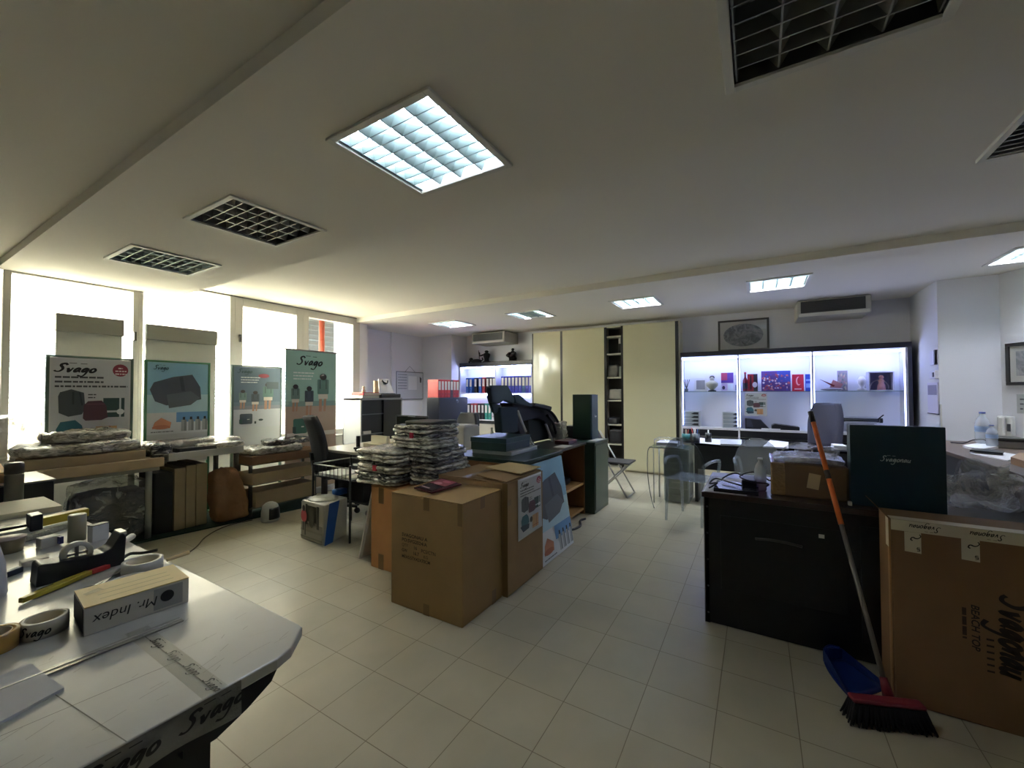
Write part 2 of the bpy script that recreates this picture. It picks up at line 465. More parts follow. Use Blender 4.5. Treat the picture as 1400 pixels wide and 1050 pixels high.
# street outside
q = mb(M('#aaa69d', .9)).box(-12, 6.3, -.25, 22, 26, -.12); st(q.build('floor_outside'))
q = mb(M('#e6dfd0', .9)); q.box(-10, 13.6, -.12, 20, 16, 7.5); fac = st(q.build('wall_outside'))
for k, x in enumerate((-1.2, 1.6, 4.6, 7.6, 10.6)):
    q = mb(M('#9fb0b8', .7))
    for j in range(16): q.box(x, 13.52, .9+j*.11, x+1.5, 13.6, .98+j*.11)
    q.build('shutter', fac)
q = mb(M('#43494d', .8)); q.box(5.95, 9.6, -.12, 14, 9.8, 3.4)
for j in range(26): q.prism([(5.95, 9.6, j*.125), (5.95, 9.56, j*.125), (5.95, 9.6, j*.125+.10)], (8.05, 0, 0))
st(q.build('wall_outside'))
can = T('awning_frame', 'yellow awning on a red pipe frame outside the right-hand shop window', 'awning', (5.5, 8.2, -.12))
q = mb(M('#8a5c14', .8)); q.prism([(4.2, 6.5, 2.95), (13.5, 6.5, 2.95), (13.5, 9.6, 3.3), (4.2, 9.6, 3.3)], (0, 0, .05)); q.build('canopy', can)
q = mb(M('#6e2a18', .6)); q.tube([(4.2, 6.9, 2.88), (13.5, 6.9, 2.88)], .05); q.tube([(5.55, 8.2, -.12), (5.55, 8.2, 3.05)], .06); q.build('pipe', can)
q = mb(M('#7a5210', .7)); q.box(5.35, 6.9, -.12, 5.55, 7.0, 2.9); q.build('post', can)

# ================================================================ CEILING LIGHTS
alum = M('#d8dadb', .22, .9); frm = M('#d4d2c8', .45)
def fixture(name, label, cx, cy, z, lit, group):
    t = T(name, label, 'ceiling light', (cx, cy, z), 0, group)
    q = mb(frm); o, i, h0, h1 = .315, .283, -.014, .006
    q.box(cx-o, cy-o, z+h0, cx+o, cy-i, z-.0005); q.box(cx-o, cy+i, z+h0, cx+o, cy+o, z-.0005)
    q.box(cx-o, cy-i, z+h0, cx-i, cy+i, z-.0005); q.box(cx+i, cy-i, z+h0, cx+o, cy+i, z-.0005)
    q.build('frame', t, bevel=.003)
    hm = M('#e8ecec', .35) if lit else M('#4a4a46', .4, .3)  # housing colour carries the light: pale when lit, darkened when the tubes are off
    if lit == 3: hm = M('#cfdde4', .3, .3)  # bluish window reflection painted into the housing colour
    q = mb(hm); q.box(cx-.288, cy-.288, z+.09, cx+.288, cy+.288, z+.1)
    for a in (-1, 1):
        q.box(cx-.288, cy+a*.284, z, cx+.288, cy+a*.288, z+.09); q.box(cx+a*.284, cy-.284, z, cx+a*.288, cy+.284, z+.09)
    q.build('housing', t)
    lv = M('#8d9f9c', .38, .45) if lit else M('#8b8b86', .35, .6)
    q = mb(lv)
    for a in (-.142, 0, .142):
        q.prism([(cx-.28, cy+a-.003, z+.002), (cx-.28, cy+a+.003, z+.002), (cx-.28, cy+a+.040, z+.062), (cx-.28, cy+a-.040, z+.062)], (.56, 0, 0))
    for a in (-.275, .275):
        q.prism([(cx-.28, cy+a-.003, z+.002), (cx-.28, cy+a+.003, z+.002), (cx-.28, cy+a+.009, z+.055), (cx-.28, cy+a-.009, z+.055)], (.56, 0, 0))
    for k in range(7):
        x = cx-.21+.07*k; q.prism([(x-.0025, cy-.28, z+.001), (x+.0025, cy-.28, z+.001), (x+.008, cy-.28, z+.046), (x-.008, cy-.28, z+.046)], (0, .56, 0))
    q.build('louver', t)
    for k, a in enumerate((-.213, -.071, .071, .213)):
        on = lit in (1, 2) or (lit == 4 and k in (0, 3))
        e = {1: 20, 2: 105, 4: 105}.get(lit, 0)
        q = mb(M('#e9efff', .4, em=e) if on else M('#e9e9e4', .3))
        q.cyl((cx-.27, cy+a, z+.068), (cx+.27, cy+a, z+.068), .014, 10); q.build('tube', t)
    return t
G1 = 'louvred lights in the dropped ceiling panel'; G2 = 'lit louvred lights over the rear of the room'
fixture('ceiling_light', 'unlit square louvred ceiling light at the top right edge, cut by the frame', *PL[0], ZP, 0, G1)
fixture('ceiling_light', 'brightly lit square louvred ceiling light in the dropped panel', *PL[1], ZP, 1, G1)
fixture('ceiling_light', 'dark unlit louvred ceiling light between the lit one and the bluish one', *PL[2], ZP, 0, G1)
fixture('ceiling_light', 'unlit louvred ceiling light with bluish window reflection painted in, nearest the shop window', *PL[3], ZP, 3, G1)
fixture('ceiling_light', 'lit ceiling light at the left end of the rear row, nearest the whiteboard', *BL[0], ZB, 2, G2)
fixture('ceiling_light', 'rear ceiling light with only its two outer tubes lit', *BL[1], ZB, 4, G2)
fixture('ceiling_light', 'lit ceiling light in front of the cream wardrobe doors', *BL[2], ZB, 2, G2)
fixture('ceiling_light', 'lit ceiling light above the framed oval picture', *BL[3], ZB, 2, G2)
fixture('ceiling_light', 'lit ceiling light at the right end of the rear row, cut by the frame', *BL[4], ZB, 2, G2)
# supply grille, cut by the right edge of the frame
t = T('ceiling_vent', 'slatted air grille in the ceiling at the right edge of the photo', 'air vent', ((VENT[0]+VENT[1])/2, (VENT[2]+VENT[3])/2, ZM))
x0, x1, y0, y1 = VENT
q = mb(frm); q.box(x0-.03, y0-.03, ZM-.02, x1+.03, y0, ZM-.0005); q.box(x0-.03, y1, ZM-.02, x1+.03, y1+.03, ZM-.0005); q.box(x0-.03, y0, ZM-.02, x0, y1, ZM-.0005); q.box(x1, y0, ZM-.02, x1+.03, y1, ZM-.0005)
q.build('frame', t)
q = mb(M('#3a3a36', .6)); q.box(x0, y0, ZM+.08, x1, y1, ZM+.09); q.build('housing', t)
q = mb(M('#8f8f88', .5))
for k in range(11):
    x = x0+.03+.054*k; q.prism([(x, y0, ZM-.018), (x+.012, y0, ZM-.018), (x+.04, y0, ZM+.03), (x+.028, y0, ZM+.03)], (0, y1-y0, 0))
q.build('slats', t)

# ================================================================ DAYLIGHT
w = bpy.data.worlds.new('sky'); S.world = w; w.use_nodes = True
bg = w.node_tree.nodes['Background']; bg.inputs[0].default_value = lin('#f3efe6'); bg.inputs[1].default_value = WORLD = 24.0
S.view_settings.view_transform = 'Standard'; S.view_settings.look = 'None'; S.view_settings.exposure = 1.18; S.view_settings.gamma = 1
S.view_settings.use_curve_mapping = False
S.cycles.use_denoising = True
S.cycles.max_bounces = 10; S.cycles.diffuse_bounces = 6; S.cycles.transparent_max_bounces = 24; S.cycles.sample_clamp_indirect = 6
S.cycles.caustics_reflective = False; S.cycles.caustics_refractive = False
# ================================================================ WINDOW SIDE
CARD = M('#ab8a61', .8, var=.07, vs=9, bump=.04, bs=200); CARD2 = M('#b8a588', .8, var=.06, vs=7); TAN = M('#a8977a', .8, var=.06, vs=6)
DARK = M('#1b1c1f', .5); BLACK = M('#0d0e10', .45); STEEL = M('#b9bab8', .3, .9); GREYM = M('#8b8d8e', .45)
PACK = ramp_mat('polybag_pack', [(.30, '#5f5e55'), (.43, '#a19f92'), (.55, '#c6c3b5'), (.70, '#e8e6da')], 15, .2, .6, .8, 1.2, (1, 1, 2.6))
PACKD = ramp_mat('polybag_dark', [(.30, '#26282a'), (.46, '#504f4b'), (.58, '#8d8c82'), (.72, '#d4d3c8')], 14, .15, .7, .8, 1.2, (1, 1, 2.6))
FILM = film('clear_polythene', .10, '#e4e8ea', .1, 9, 1.)
FILMW = film('milky_polythene', .62, '#dcdad2', .2, 10)

q = mb(M('#20372d', .95, var=.12, vs=60)).prism([(-1.5, 4.6, .0), (1.2, 5.02, 0), (3.3, 4.72, 0), (3.3, 6.0, 0), (-1.5, 6.0, 0)], (0, 0, .012))
tag(q.build('floor_mat'), 'dark green carpet strip on the floor under the goods by the window', 'carpet')

# --- posters in front of the glass
def posts(t, x0, x1, y, z1, m, w=.022):
    for x in (x0-w/2, x1+w/2):
        mb(m).box(x-w/2, y-.012, .012, x+w/2, y+.02, z1).build('post', t)
    for x in (x0-w/2, x1+w/2):
        mb(m).box(x-w/2, y-.16, .0125, x+w/2, y+.16, .03).build('foot', t)
    mb(m).box(x0, y-.012, z1-.018, x1, y+.02, z1).build('rail', t)
GRN = M('#4c6258', .5); GRN2 = M('#3f7a55', .5)
def bags_poster(q, f, W, H, sx=1.):
    art(q, f, [('#c8ccd0', rect(.02*W, .02*H, .98*W, .985*H))])
    q.mat('#15161a'); logo(q, f, .07*W, .86*H, .042*H, 'Svago', .3, sx=1.25)
    q.mat('#4a4c50')
    for k in range(3): blur_text(q, f, .06*W, (.80-.045*k)*H, (.58 if k < 2 else .9)*W, .018*H, 5+k)
    art(q, f, [('#8f3446', ell(.86*W, .89*H, .105*W, .065*H))], 2)
    q.mat('#e8d8da')
    for k, (a, ww) in enumerate(((.83, .06), (.79, .15), (.79, .15))): blur_text(q, f, a*W, (.905-.03*k)*H, ww*W, .013*H, 40+k, 3)
    art(q, f, [('#4a5054', [(.1*W,.62*H),(.12*W,.66*H),(.25*W,.69*H),(.40*W,.655*H),(.42*W,.5*H),(.38*W,.44*H),(.22*W,.42*H),(.11*W,.46*H)]),
               ('#343a3d', rect(.26*W, .54*H, .285*W, .665*H)), ('#343a3d', [(.34*W,.66*H),(.36*W,.66*H),(.39*W,.53*H),(.37*W,.53*H)]),
               ('#2d4a47', rect(.64*W, .40*H, .92*W, .60*H)), ('#c4ced4', rect(.66*W, .45*H, .92*W, .47*H)), ('#c4ced4', rect(.85*W, .40*H, .875*W, .60*H)),
               ('#e2e6ea', ell(.865*W, .455*H, .05*W, .03*H)),
               ('#54323f', [(.39*W,.40*H),(.40*W,.53*H),(.45*W,.57*H),(.62*W,.575*H),(.68*W,.52*H),(.70*W,.40*H),(.62*W,.375*H),(.42*W,.375*H)]),
               ('#6b4452', rect(.43*W, .535*H, .66*W, .545*H)),
               ('#2f6273', [(.08*W,.30*H),(.13*W,.37*H),(.30*W,.385*H),(.38*W,.33*H),(.42*W,.22*H),(.25*W,.17*H),(.1*W,.2*H)]),
               ('#25384e', [(.05*W,.2*H),(.1*W,.22*H),(.42*W,.2*H),(.4*W,.12*H),(.16*W,.1*H)]),
               ('#3a3530', ell(.5*W, .25*H, .06*W, .05*H)),
               ('#c59a6e', rect(.55*W, .08*H, .82*W, .31*H)), ('#9a3a26', rect(.72*W, .08*H, .735*W, .31*H)), ('#9a3a26', rect(.55*W, .12*H, .82*W, .13*H))], 2)
    q.mat('#55565a'); blur_text(q, f, .45*W, .63*H, .1*W, .012*H, 77); blur_text(q, f, .45*W, .60*H, .1*W, .012*H, 78)
def sky_poster(q, f, W, H):
    art(q, f, [('#dfe3e8', rect(0, 0, W, H)), ('#8fbfd8', rect(0, .30*H, W, H)), ('#b8d8e4', rect(0, .30*H, W, .55*H)),
               ('#50555f', [(.04*W,.62*H),(.1*W,.72*H),(.4*W,.80*H),(.72*W,.84*H),(.86*W,.66*H),(.88*W,.48*H),(.66*W,.44*H),(.3*W,.40*H),(.12*W,.46*H)]),
               ('#646a73', [(.3*W,.55*H),(.7*W,.6*H),(.86*W,.5*H),(.7*W,.40*H),(.34*W,.36*H)]),
               ('#3a3f48', [(.5*W,.8*H),(.56*W,.81*H),(.6*W,.6*H),(.54*W,.6*H)]),
               ('#6e9fd0', rect(.46*W, .16*H, W, .30*H)), ('#dfe3e8', rect(.46*W, 0, W, .1*H)),
               ('#c98a6a', [(.08*W,.08*H),(.12*W,.17*H),(.22*W,.23*H),(.38*W,.16*H),(.36*W,.08*H)]), ('#b87356', ell(.22*W, .1*H, .14*W, .03*H))], 1)
    for k in range(4):
        x = (.54+.12*k)*W; art(q, f, [('#aab0b4', rect(x, .03*H, x+.09*W, .19*H)), ('#8a9094', rect(x+.05*W, .03*H, x+.09*W, .19*H)), ('#23262c', rect(x+.025*W, .19*H, x+.065*W, .23*H))], 4)
    q.mat('#3a5a70'); logo(q, f, .1*W, .9*H, .03*H, 'Svago', .26, k=5); q.mat('#6a6f76'); blur_text(q, f, .06*W, .03*H, .36*W, .012*H, 9, 5)
def people_poster(q, f, W, H, roll):
    sky, sand = ('#9cc4bd', '#b9a596') if roll else ('#5c7080', '#7f8590')
    art(q, f, [(sky, rect(0, .0, W, H)), ('#86a5a4' if roll else '#6c7f8c', rect(0, .36*H, W, .42*H)), (sand, rect(0, 0 if roll else .30*H, W, .36*H))])
    if not roll: art(q, f, [('#c3c8d0', rect(0, 0, W, .30*H))], 2)
    q.mat('#10201f' if roll else '#2e4a50'); logo(q, f, .22*W if roll else .08*W, .84*H if roll else .9*H, .05*H if roll else .035*H, 'Svago', .26, k=4, sx=1.15)
    q.mat('#dfe9e8')
    for k in range(3): blur_text(q, f, .14*W, (.74-.035*k)*H if roll else (.82-.04*k)*H, (.4-.03*k)*W, .014*H, 20+k, 4)
    ppl = [(.18, .50, .21, '#6f8a84'), (.44, .47, .23, '#46525a'), (.72, .58, .31, '#5d7f79')]
    for cx, cy, s, col in ppl:
        cx *= W; cy = cy*H if roll else cy*H*.9+.06*H; w = s*W*.75; h = s*H*.62
        art(q, f, [('#b98f78', [(cx-.36*w,cy-h*1.5),(cx-.12*w,cy-h*1.5),(cx-.08*w,cy-.4*h),(cx-.34*w,cy-.4*h)]),
                   ('#b98f78', [(cx+.05*w,cy-h*1.5),(cx+.22*w,cy-h*1.5),(cx+.34*w,cy-.4*h),(cx+.08*w,cy-.4*h)]),
                   ('#d8d2c8', rect(cx-.42*w, cy-.72*h, cx+.42*w, cy-.2*h)), (col, rrect(cx-.5*w, cy-.42*h, cx+.5*w, cy+.5*h, .08*w)),
                   ('#2f3a3a', rect(cx-.3*w, cy-.1*h, cx-.24*w, cy+.5*h)), ('#2f3a3a', rect(cx+.24*w, cy-.1*h, cx+.3*w, cy+.5*h)),
                   ('#3a3330', ell(cx, cy+.66*h, .3*w, .2*h))], 3)
    bx, by = (.27*W, .12*H) if roll else (.25*W, .13*H)
    art(q, f, [('#e4e2dc', rect(.03*W, .01*H, .97*W, .06*H)) if roll else ('#c3c8d0', rect(.03*W, .02*H, .97*W, .05*H)),
               ('#3d6f63' if roll else '#36424c', rrect(bx-.13*W, by-.07*H, bx+.13*W, by+.1*H, .03*W)), ('#2a4a44', rect(bx-.14*W, by-.06*H, bx-.08*W, by+.01*H)),
               ('#e6e6e0', rect(bx+.02*W, by-.0*H, bx+.07*W, by+.012*H)), ('#3a4a50', ell(.56*W, .12*H, .05*W, .018*H)), ('#2c3a40', rect(.42*W, .06*H, .46*W, .1*H))], 6)
    if not roll: art(q, f, [('#8f3a46', ell(.62*W, .86*H, .12*W, .035*H)), ('#46565c', rect(.68*W, .64*H, .95*W, .76*H))], 6)

t = T('poster_stand', 'white bag poster with red badge in a grey post frame, leftmost before the shop window', 'poster stand', (1.325, 5.6, .012))
posts(t, 1.04, 1.61, 5.6, 1.765, GRN)
mb(M('#d2d5d8', .5)).box(1.04, 5.592, .62, 1.61, 5.6, 1.745).build('board', t)
q = mb(); bags_poster(q, plane((1.04, 5.592, .78), (1, 0, 0), (0, 0, 1)), .57, .965); q.build('print', t)
t = T('poster_stand', 'blue poster of a large grey backpack in a green post frame by the shop window', 'poster stand', (2.03, 5.6, .012))
posts(t, 1.745, 2.31, 5.6, 1.765, GRN2)
mb(M('#d2d5d8', .5)).box(1.745, 5.592, .62, 2.31, 5.6, 1.745).build('board', t)
q = mb(); sky_poster(q, plane((1.745, 5.592, .955), (1, 0, 0), (0, 0, 1)), .565, .79); q.build('print', t)
t = T('poster_stand', 'dark teal poster of people with backpacks, third stand along the shop window', 'poster stand', (2.93, 5.7, .012))
posts(t, 2.635, 3.225, 5.7, 1.765, GRN)
mb(M('#c2c8cc', .5)).box(2.635, 5.692, .62, 3.225, 5.7, 1.745).build('board', t)
q = mb(); people_poster(q, plane((2.635, 5.692, .955), (1, 0, 0), (0, 0, 1)), .59, .79, False); q.build('print', t)
t = T('roll_up_banner', 'tall mint roll-up banner of walkers with backpacks beside the office chair', 'banner', (3.44, 5.3, .012))
mb(M('#a9aaa6', .4, .6)).box(3.06, 5.24, .0125, 3.83, 5.36, .09).build('base', t, bevel=.01)
mb(M('#7c7c74', .4, .5)).box(3.06, 5.292, 1.975, 3.83, 5.308, 1.995).build('top_rail', t)
mb(M('#c9c9c6', .7)).box(3.07, 5.299, .09, 3.82, 5.302, 1.975).build('sheet', t)
q = mb(); people_poster(q, plane((3.07, 5.299, .80), (1, 0, 0), (0, 0, 1)), .75, 1.175, True); art(q, plane((3.07, 5.299, .09), (1, 0, 0), (0, 0, 1)), [('#b9a596', rect(0, 0, .75, .715))]); q.build('print', t)
mb(M('#8a8a86', .4, .6)).cyl((3.44, 5.33, .09), (3.44, 5.315, 1.98), .012, 8).build('pole', t)

# --- grey boards in the window behind the posters
for (x0, x1, z0, z1, zb, lb) in ((1.15, 1.655, .72, 2.21, 2.03, 'grey two-tone board on the sill behind the leftmost poster stand'),
                                  (1.85, 2.56, .72, 2.20, 2.02, 'wider grey two-tone board on the sill behind the blue poster')):
    t = T('backing_board', lb, 'board', ((x0+x1)/2, 5.98, z0))
    mb(M('#9a998f', .8)).box(x0, 5.97, z0, x1-.012, 6.0, zb).build('board', t)
    mb(M('#75746a', .8)).box(x0-.004, 5.95, zb, x1, 6.0, z1).build('top_flap', t, bevel=.004)

# --- milky bale left of the posters
q = mb(FILMW).crumple((.78, 5.45, .98), (.36, .42, .46), 3, .03, (12, 10, 12), 5, rnd=.4)
tag(q.build('wrapped_bale'), 'milky plastic-wrapped bale standing in the window left of the posters', 'bale')
# --- left trestle table with flat cartons
t = T('trestle_table', 'grey trestle table carrying flat cartons below the leftmost poster', 'table', (1.15, 5.3, .0125))
q = mb(M('#8d8d84', .6)).box(.62, 4.98, .66, 1.66, 5.56, .70); q.build('tabletop', t, bevel=.003)
for x, y in ((.80, 5.05), (1.6, 5.05), (.75, 5.50), (1.6, 5.50)): mb(M('#a6a8a4', .5)).cyl((x, y, .0125), (x, y, .66), .025, 12).build('leg', t)
def carton(label, x0, y0, z0, x1, y1, z1, m=CARD2, rz=0., group=None, cat='carton', tape=True, name='flat_carton'):
    t = T(name, label, cat, ((x0+x1)/2, (y0+y1)/2, z0), rz, group)
    cx, cy = (x0+x1)/2, (y0+y1)/2
    q = mb(m).box(x0-cx, y0-cy, 0, x1-cx, y1-cy, z1-z0); q.build('body', t, bevel=.006, local=True)
    if tape:
        q = mb(M('#b89b6b', .25)).box(x0-cx-.0015, -.025, (z1-z0)-.05, x1-cx+.0015, .025, z1-z0+.0015); q.build('tape', t, local=True)
    return t
carton('lower flat carton on the trestle table below the leftmost poster', .86, 4.93, .70, 1.68, 5.5, .785)
carton('upper flat carton under the heap of plastic bags', .80, 5.0, .785, 1.56, 5.5, .868, TAN)
carton('flat carton at the far left end of the trestle table', .58, 5.05, .70, .84, 5.6, .76)
q = mb(PACK); q.crumple((1.16, 5.24, .92), (.78, .44, .10), 11, .03, (20, 12, 4), 7); 
tag(q.build('plastic_bag_heap'), 'lower heap of silvery plastic bags on the upper flat carton', 'bags')
q = mb(PACK); q.crumple((1.22, 5.27, 1.02), (.52, .34, .09), 12, .03, (16, 10, 4), 8, rz=.2)
tag(q.build('plastic_bag_heap'), 'upper heap of silvery plastic bags in front of the white poster', 'bags')
q = mb(PACKD); q.crumple((1.68, 5.12, .84), (.16, .3, .13), 13, .03, (10, 10, 5), 9)
tag(q.build('plastic_bag_heap'), 'small dark crumpled bag bridging carton and long boards', 'bags')
# grey padded roll leg under the table and dark bale in film
q = mb(M('#8b8a84', .7)); q.lathe([(.0, .0), (.05, .0), (.06, .06), (.075, .2), (.09, .34), (.07, .36), (0, .36)], (1.0, 4.83, .0125), 20)
tag(q.build('fabric_roll'), 'short grey fabric roll standing beside the wrapped dark bale', 'roll')
t = T('wrapped_bale', 'dark bale in clear plastic on the carpet under the trestle table', 'bale', (1.38, 5.3, .0125))
q = mb(M('#1c2a3c', .7)).crumple((1.38, 5.32, .26), (.50, .40, .46), 5, .02, (10, 8, 8), 6); q.build('bale', t)
q = mb(FILM).crumple((1.38, 5.30, .30), (.53, .50, .56), 6, .04, (16, 14, 12), 6); q.build('film', t)

# --- long boards over the upright cartons
t = T('low_table', 'long grey table board over the upright cartons by the window', 'table', (2.05, 5.3, .0125))
q = mb(M('#777a76', .5)).box(1.72, 4.98, .74, 2.40, 5.56, .80); q.build('tabletop', t, bevel=.004)
for x, y in ((1.78, 5.52), (2.37, 5.52), (2.37, 5.05)): mb(M('#4a4b48', .5)).box(x-.02, y-.02, .0125, x+.02, y+.02, .74).build('leg', t)
mb(M('#c9cac6', .35)).box(1.72, 4.95, .742, 2.40, 4.979, .812).build('front_rail', t)
q = mb(FILMW); q.crumple((2.08, 5.37, .862), (.90, .32, .09), 21, .012, (18, 8, 4), 6)
tag(q.build('wrapped_board'), 'long white plastic-wrapped panel lying below the blue poster', 'board')
q = mb(M('#23262b', .6)); q.box(1.82, 5.0, .80, 2.16, 5.16, .845); tag(q.build('flat_box', bevel=.008), 'flat black box at the front of the long table board', 'box')
q = mb(PACK); q.crumple((2.22, 5.08, .835), (.46, .16, .06), 22, .014, (16, 8, 4), 9)
tag(q.build('plastic_bag_heap'), 'low plastic bag beside the flat black box on the long board', 'bags')

# --- upright cartons with the dark crate and the brown paper sack
q = mb(M('#35332f', .8, var=.1)).prism([(1.66, 5.10, .0125), (1.80, 5.07, .0125), (1.80, 5.5, .0125), (1.66, 5.5, .0125)], (0, 0, .60))
tag(q.build('crate', bevel=.006), 'dark crate left of the three upright cartons under the long board', 'crate')
for k, (x0, x1, z1) in enumerate(((1.81, 1.905, .64), (1.91, 1.995, .655), (2.0, 2.10, .66))):
    carton(['upright carton next to the dark crate', 'middle upright carton under the long board', 'upright carton touching the brown paper sack'][k], x0, 5.07, .0125, x1, 5.55, z1, TAN, group='upright cartons under the long board', tape=False, name='upright_carton')
q = mb(M('#8a684a', .75, var=.14, vs=7, bump=.8, bs=14)); q.crumple((2.28, 5.0, .30), (.33, .2, .58), 31, .04, (12, 8, 14), 5, rnd=.35)
for i, v in enumerate(q.v):
    tt = (v[2]-.0125)/.58; q.v[i] = (2.30+(v[0]-2.28)*(1.12-.38*tt)-.06*tt, v[1]+.05*tt, max(v[2], .0125))
tag(q.build('paper_sack'), 'brown paper sack standing between the upright cartons and the rack', 'sack')

# --- rack with flat cartons
t = T('storage_rack', 'low metal rack with flat cartons in front of the roll-up banner', 'rack', (2.85, 5.05, .0125))
rk = M('#5a5b55', .5, .4)
for x in (2.46, 3.24):
    for y in (4.92, 5.18): mb(rk).box(x-.015, y-.015, .0125, x+.015, y+.015, .70).build('leg', t)
for z in (.11, .375, .60): mb(M('#6e6a58', .6)).box(2.44, 4.90, z-.02, 3.26, 5.2, z).build('shelf', t)
carton('carton on the bottom shelf of the low rack', 2.49, 4.86, .11, 3.21, 5.16, .285, CARD2, tape=False)
carton('carton on the middle shelf of the low rack', 2.44, 4.83, .375, 3.26, 5.16, .50, CARD2, tape=False)
carton('brown flat carton on the top shelf of the low rack', 2.42, 4.82, .60, 3.30, 5.19, .695, M('#86684c', .7, var=.08), tape=False)
q = mb(PACK); q.crumple((2.74, 5.01, .74), (.62, .36, .09), 41, .02, (18, 12, 4), 8)
tag(q.build('plastic_bag_heap'), 'flattened plastic bags on the top carton of the low rack', 'bags')
q = mb(PACKD); q.crumple((2.95, 5.03, .81), (.58, .28, .07), 42, .02, (18, 10, 4), 9, rz=.1)
tag(q.build('plastic_bag_heap'), 'dark plastic bags on top of the flattened bags beside the roll-up banner', 'bags')

# --- fan heater and its cord
t = T('fan_heater', 'small silver and black fan heater on the floor by the rack', 'heater', (2.52, 4.62, 0))
q = mb(M('#b9bcbc', .35)); q.lathe([(0, .0), (.085, .0), (.09, .02), (.088, .1), (.075, .17), (.05, .195), (0, .2)], (2.52, 4.62, 0), 24); q.build('body', t)
q = mb(M('#17181a', .4)); q.grid(lambda u, v: (2.52+.0925*math.cos(-2.2+1.7*u)*(1-.12*v*v), 4.62+.0925*math.sin(-2.2+1.7*u)*(1-.12*v*v), .03+.12*v), 12, 6); q.build('grille', t, thick=.004)
mb(M('#d8d8d4', .4)).lathe([(0, .205), (.03, .205), (.035, .198), (.035, .19)], (2.52, 4.62, 0), 16).build('dial', t)
pts = [P(u, v, z=.006) for u, v in ((345, 711), (320, 716), (298, 724), (280, 735), (270, 746), (258, 755), (240, 762))]
q = mb(M('#4a3a30', .5)).tube(smooth(pts, 5), .005, 6); tag(q.build('cable'), 'brown power cord on the floor running left from the fan heater', 'cord')
# ================================================================ DESK ISLAND BEHIND THE BOXES
def office_chair(name, label, cx, cy, rz, seat=.47, back=(.62, 1.12), w=.46, m=None, headless=False, arms=True, lean=.12):
    m = m or M('#1a1c20', .75, bump=.1, bs=300)
    t = T(name, label, 'chair', (cx, cy, 0), rz)
    q = mb(M('#1a1b1d', .5))
    for k in range(5):
        a = 2*PI*k/5+.3; q.prism([(.03*math.cos(a+1.57), .03*math.sin(a+1.57), .07), (-.03*math.cos(a+1.57), -.03*math.sin(a+1.57), .07), (.29*math.cos(a)-.012*math.sin(a)*-1, .29*math.sin(a)-.012, .065), (.29*math.cos(a), .29*math.sin(a)+.012, .065)], (0, 0, .03))
    q.build('base', t, local=True)
    for k in range(5):
        a = 2*PI*k/5+.3; mb(M('#101113', .5)).lathe([(0, -.02), (.03, -.02), (.033, 0), (.03, .02), (0, .02)], (.28*math.cos(a), .28*math.sin(a), .033), 12, 'y').build('caster', t, local=True)
    mb(M('#2a2b2d', .35, .6)).cyl((0, 0, .09), (0, 0, seat-.06), .025, 12).build('column', t, local=True)
    q = mb(m).crumple((.02, 0, seat), (.48, w, .10), 1, .003, (12, 12, 4), 3, rnd=.35); q.build('seat', t, local=True)
    z0, z1 = back
    def bk(u, v, s):
        e = 1-.30*max(0, (v-.55)/.45)**2-.1*(1-v)**2
        y = (u-.5)*w*1.02*e; z = z0+(z1-z0)*v
        x = -.22-lean*v*v+.05*(2*(u-.5))**2
        return (x+s, y, z)
    q = mb(m); q.grid(lambda u, v: bk(u, v, 0), 12, 14); q.build('backrest', t, local=True, thick=.07, bevel=0)
    mb(M('#151618', .5)).prism([(-.05, -.03, seat-.03), (-.27, -.03, seat+.02), (-.30, -.03, z0+.2), (-.27, -.03, z0+.2), (-.24, -.03, seat+.06), (-.05, -.03, seat)], (0, .06, 0)).build('back_support', t, local=True)
    if arms:
        for s in (-1, 1):
            q = mb(M('#151618', .5)); q.tube(smooth([(.08, s*.24, seat-.02), (.09, s*.28, seat+.1), (.04, s*.28, seat+.2), (-.14, s*.28, seat+.21)], 4), .014, 8); q.build('armrest', t, local=True)
    return t
office_chair('office_chair', 'black high-backed office chair in front of the mint roll-up banner', 3.12, 4.30, -.35, .48, (.52, 1.14), .46, arms=False)

# grey metal cabinet, open fronted
t = T('metal_cabinet', 'grey metal cabinet with open black interior beneath the red folder', 'cabinet', (4.6, 5.4, 0))
gm = M('#8f9193', .4, .2); x0, x1, y0, y1, zt = 4.18, 5.03, 5.2, 5.62, 1.32
q = mb(gm); q.box(x0, y0, 0, x0+.025, y1, zt); q.box(x1-.025, y0, 0, x1, y1, zt); q.box(x0, y0, zt-.03, x1, y1, zt); q.box(x0, y1-.02, 0, x1, y1, zt); q.build('carcass', t, bevel=.003)
q = mb(M('#141518', .5)); q.box(x0+.026, y0+.03, .05, x1-.026, y1-.022, zt-.032); q.build('interior', t)
for z in (.45, .75, 1.06): mb(M('#6a6c6e', .4)).box(x0+.026, y0+.004, z, x1-.026, y0+.03, z+.014).build('shelf', t)
mb(M('#1c1d20', .35)).box(x0+.45, y0+.002, .05, x1-.026, y0+.028, zt-.032).build('sliding_door', t)
mb(M('#d6d2ca', .6)).box(x0+.06, y0+.005, .765, x0+.2, y0+.029, .81).build('paper_stack', t)
def flat(name, label, cat, x0, y0, z0, x1, y1, z1, m, bevel=.002, group=None):
    return tag(mb(m).box(x0, y0, z0, x1, y1, z1).build(name, bevel=bevel), label, cat, group)
flat('paper_stack', 'stack of papers under the red folder on the grey cabinet', 'papers', 4.24, 5.23, 1.32, 4.56, 5.5, 1.365, M('#cfcdc6', .7))
t = T('folder', 'red folder lying on papers on top of the grey metal cabinet', 'folder', (4.4, 5.35, 1.365))
mb(M('#b03236', .4)).prism([(4.24, 5.22, 1.366), (4.55, 5.22, 1.366), (4.55, 5.5, 1.366), (4.24, 5.5, 1.366)], (0, 0, .045)).build('cover', t, bevel=.004)
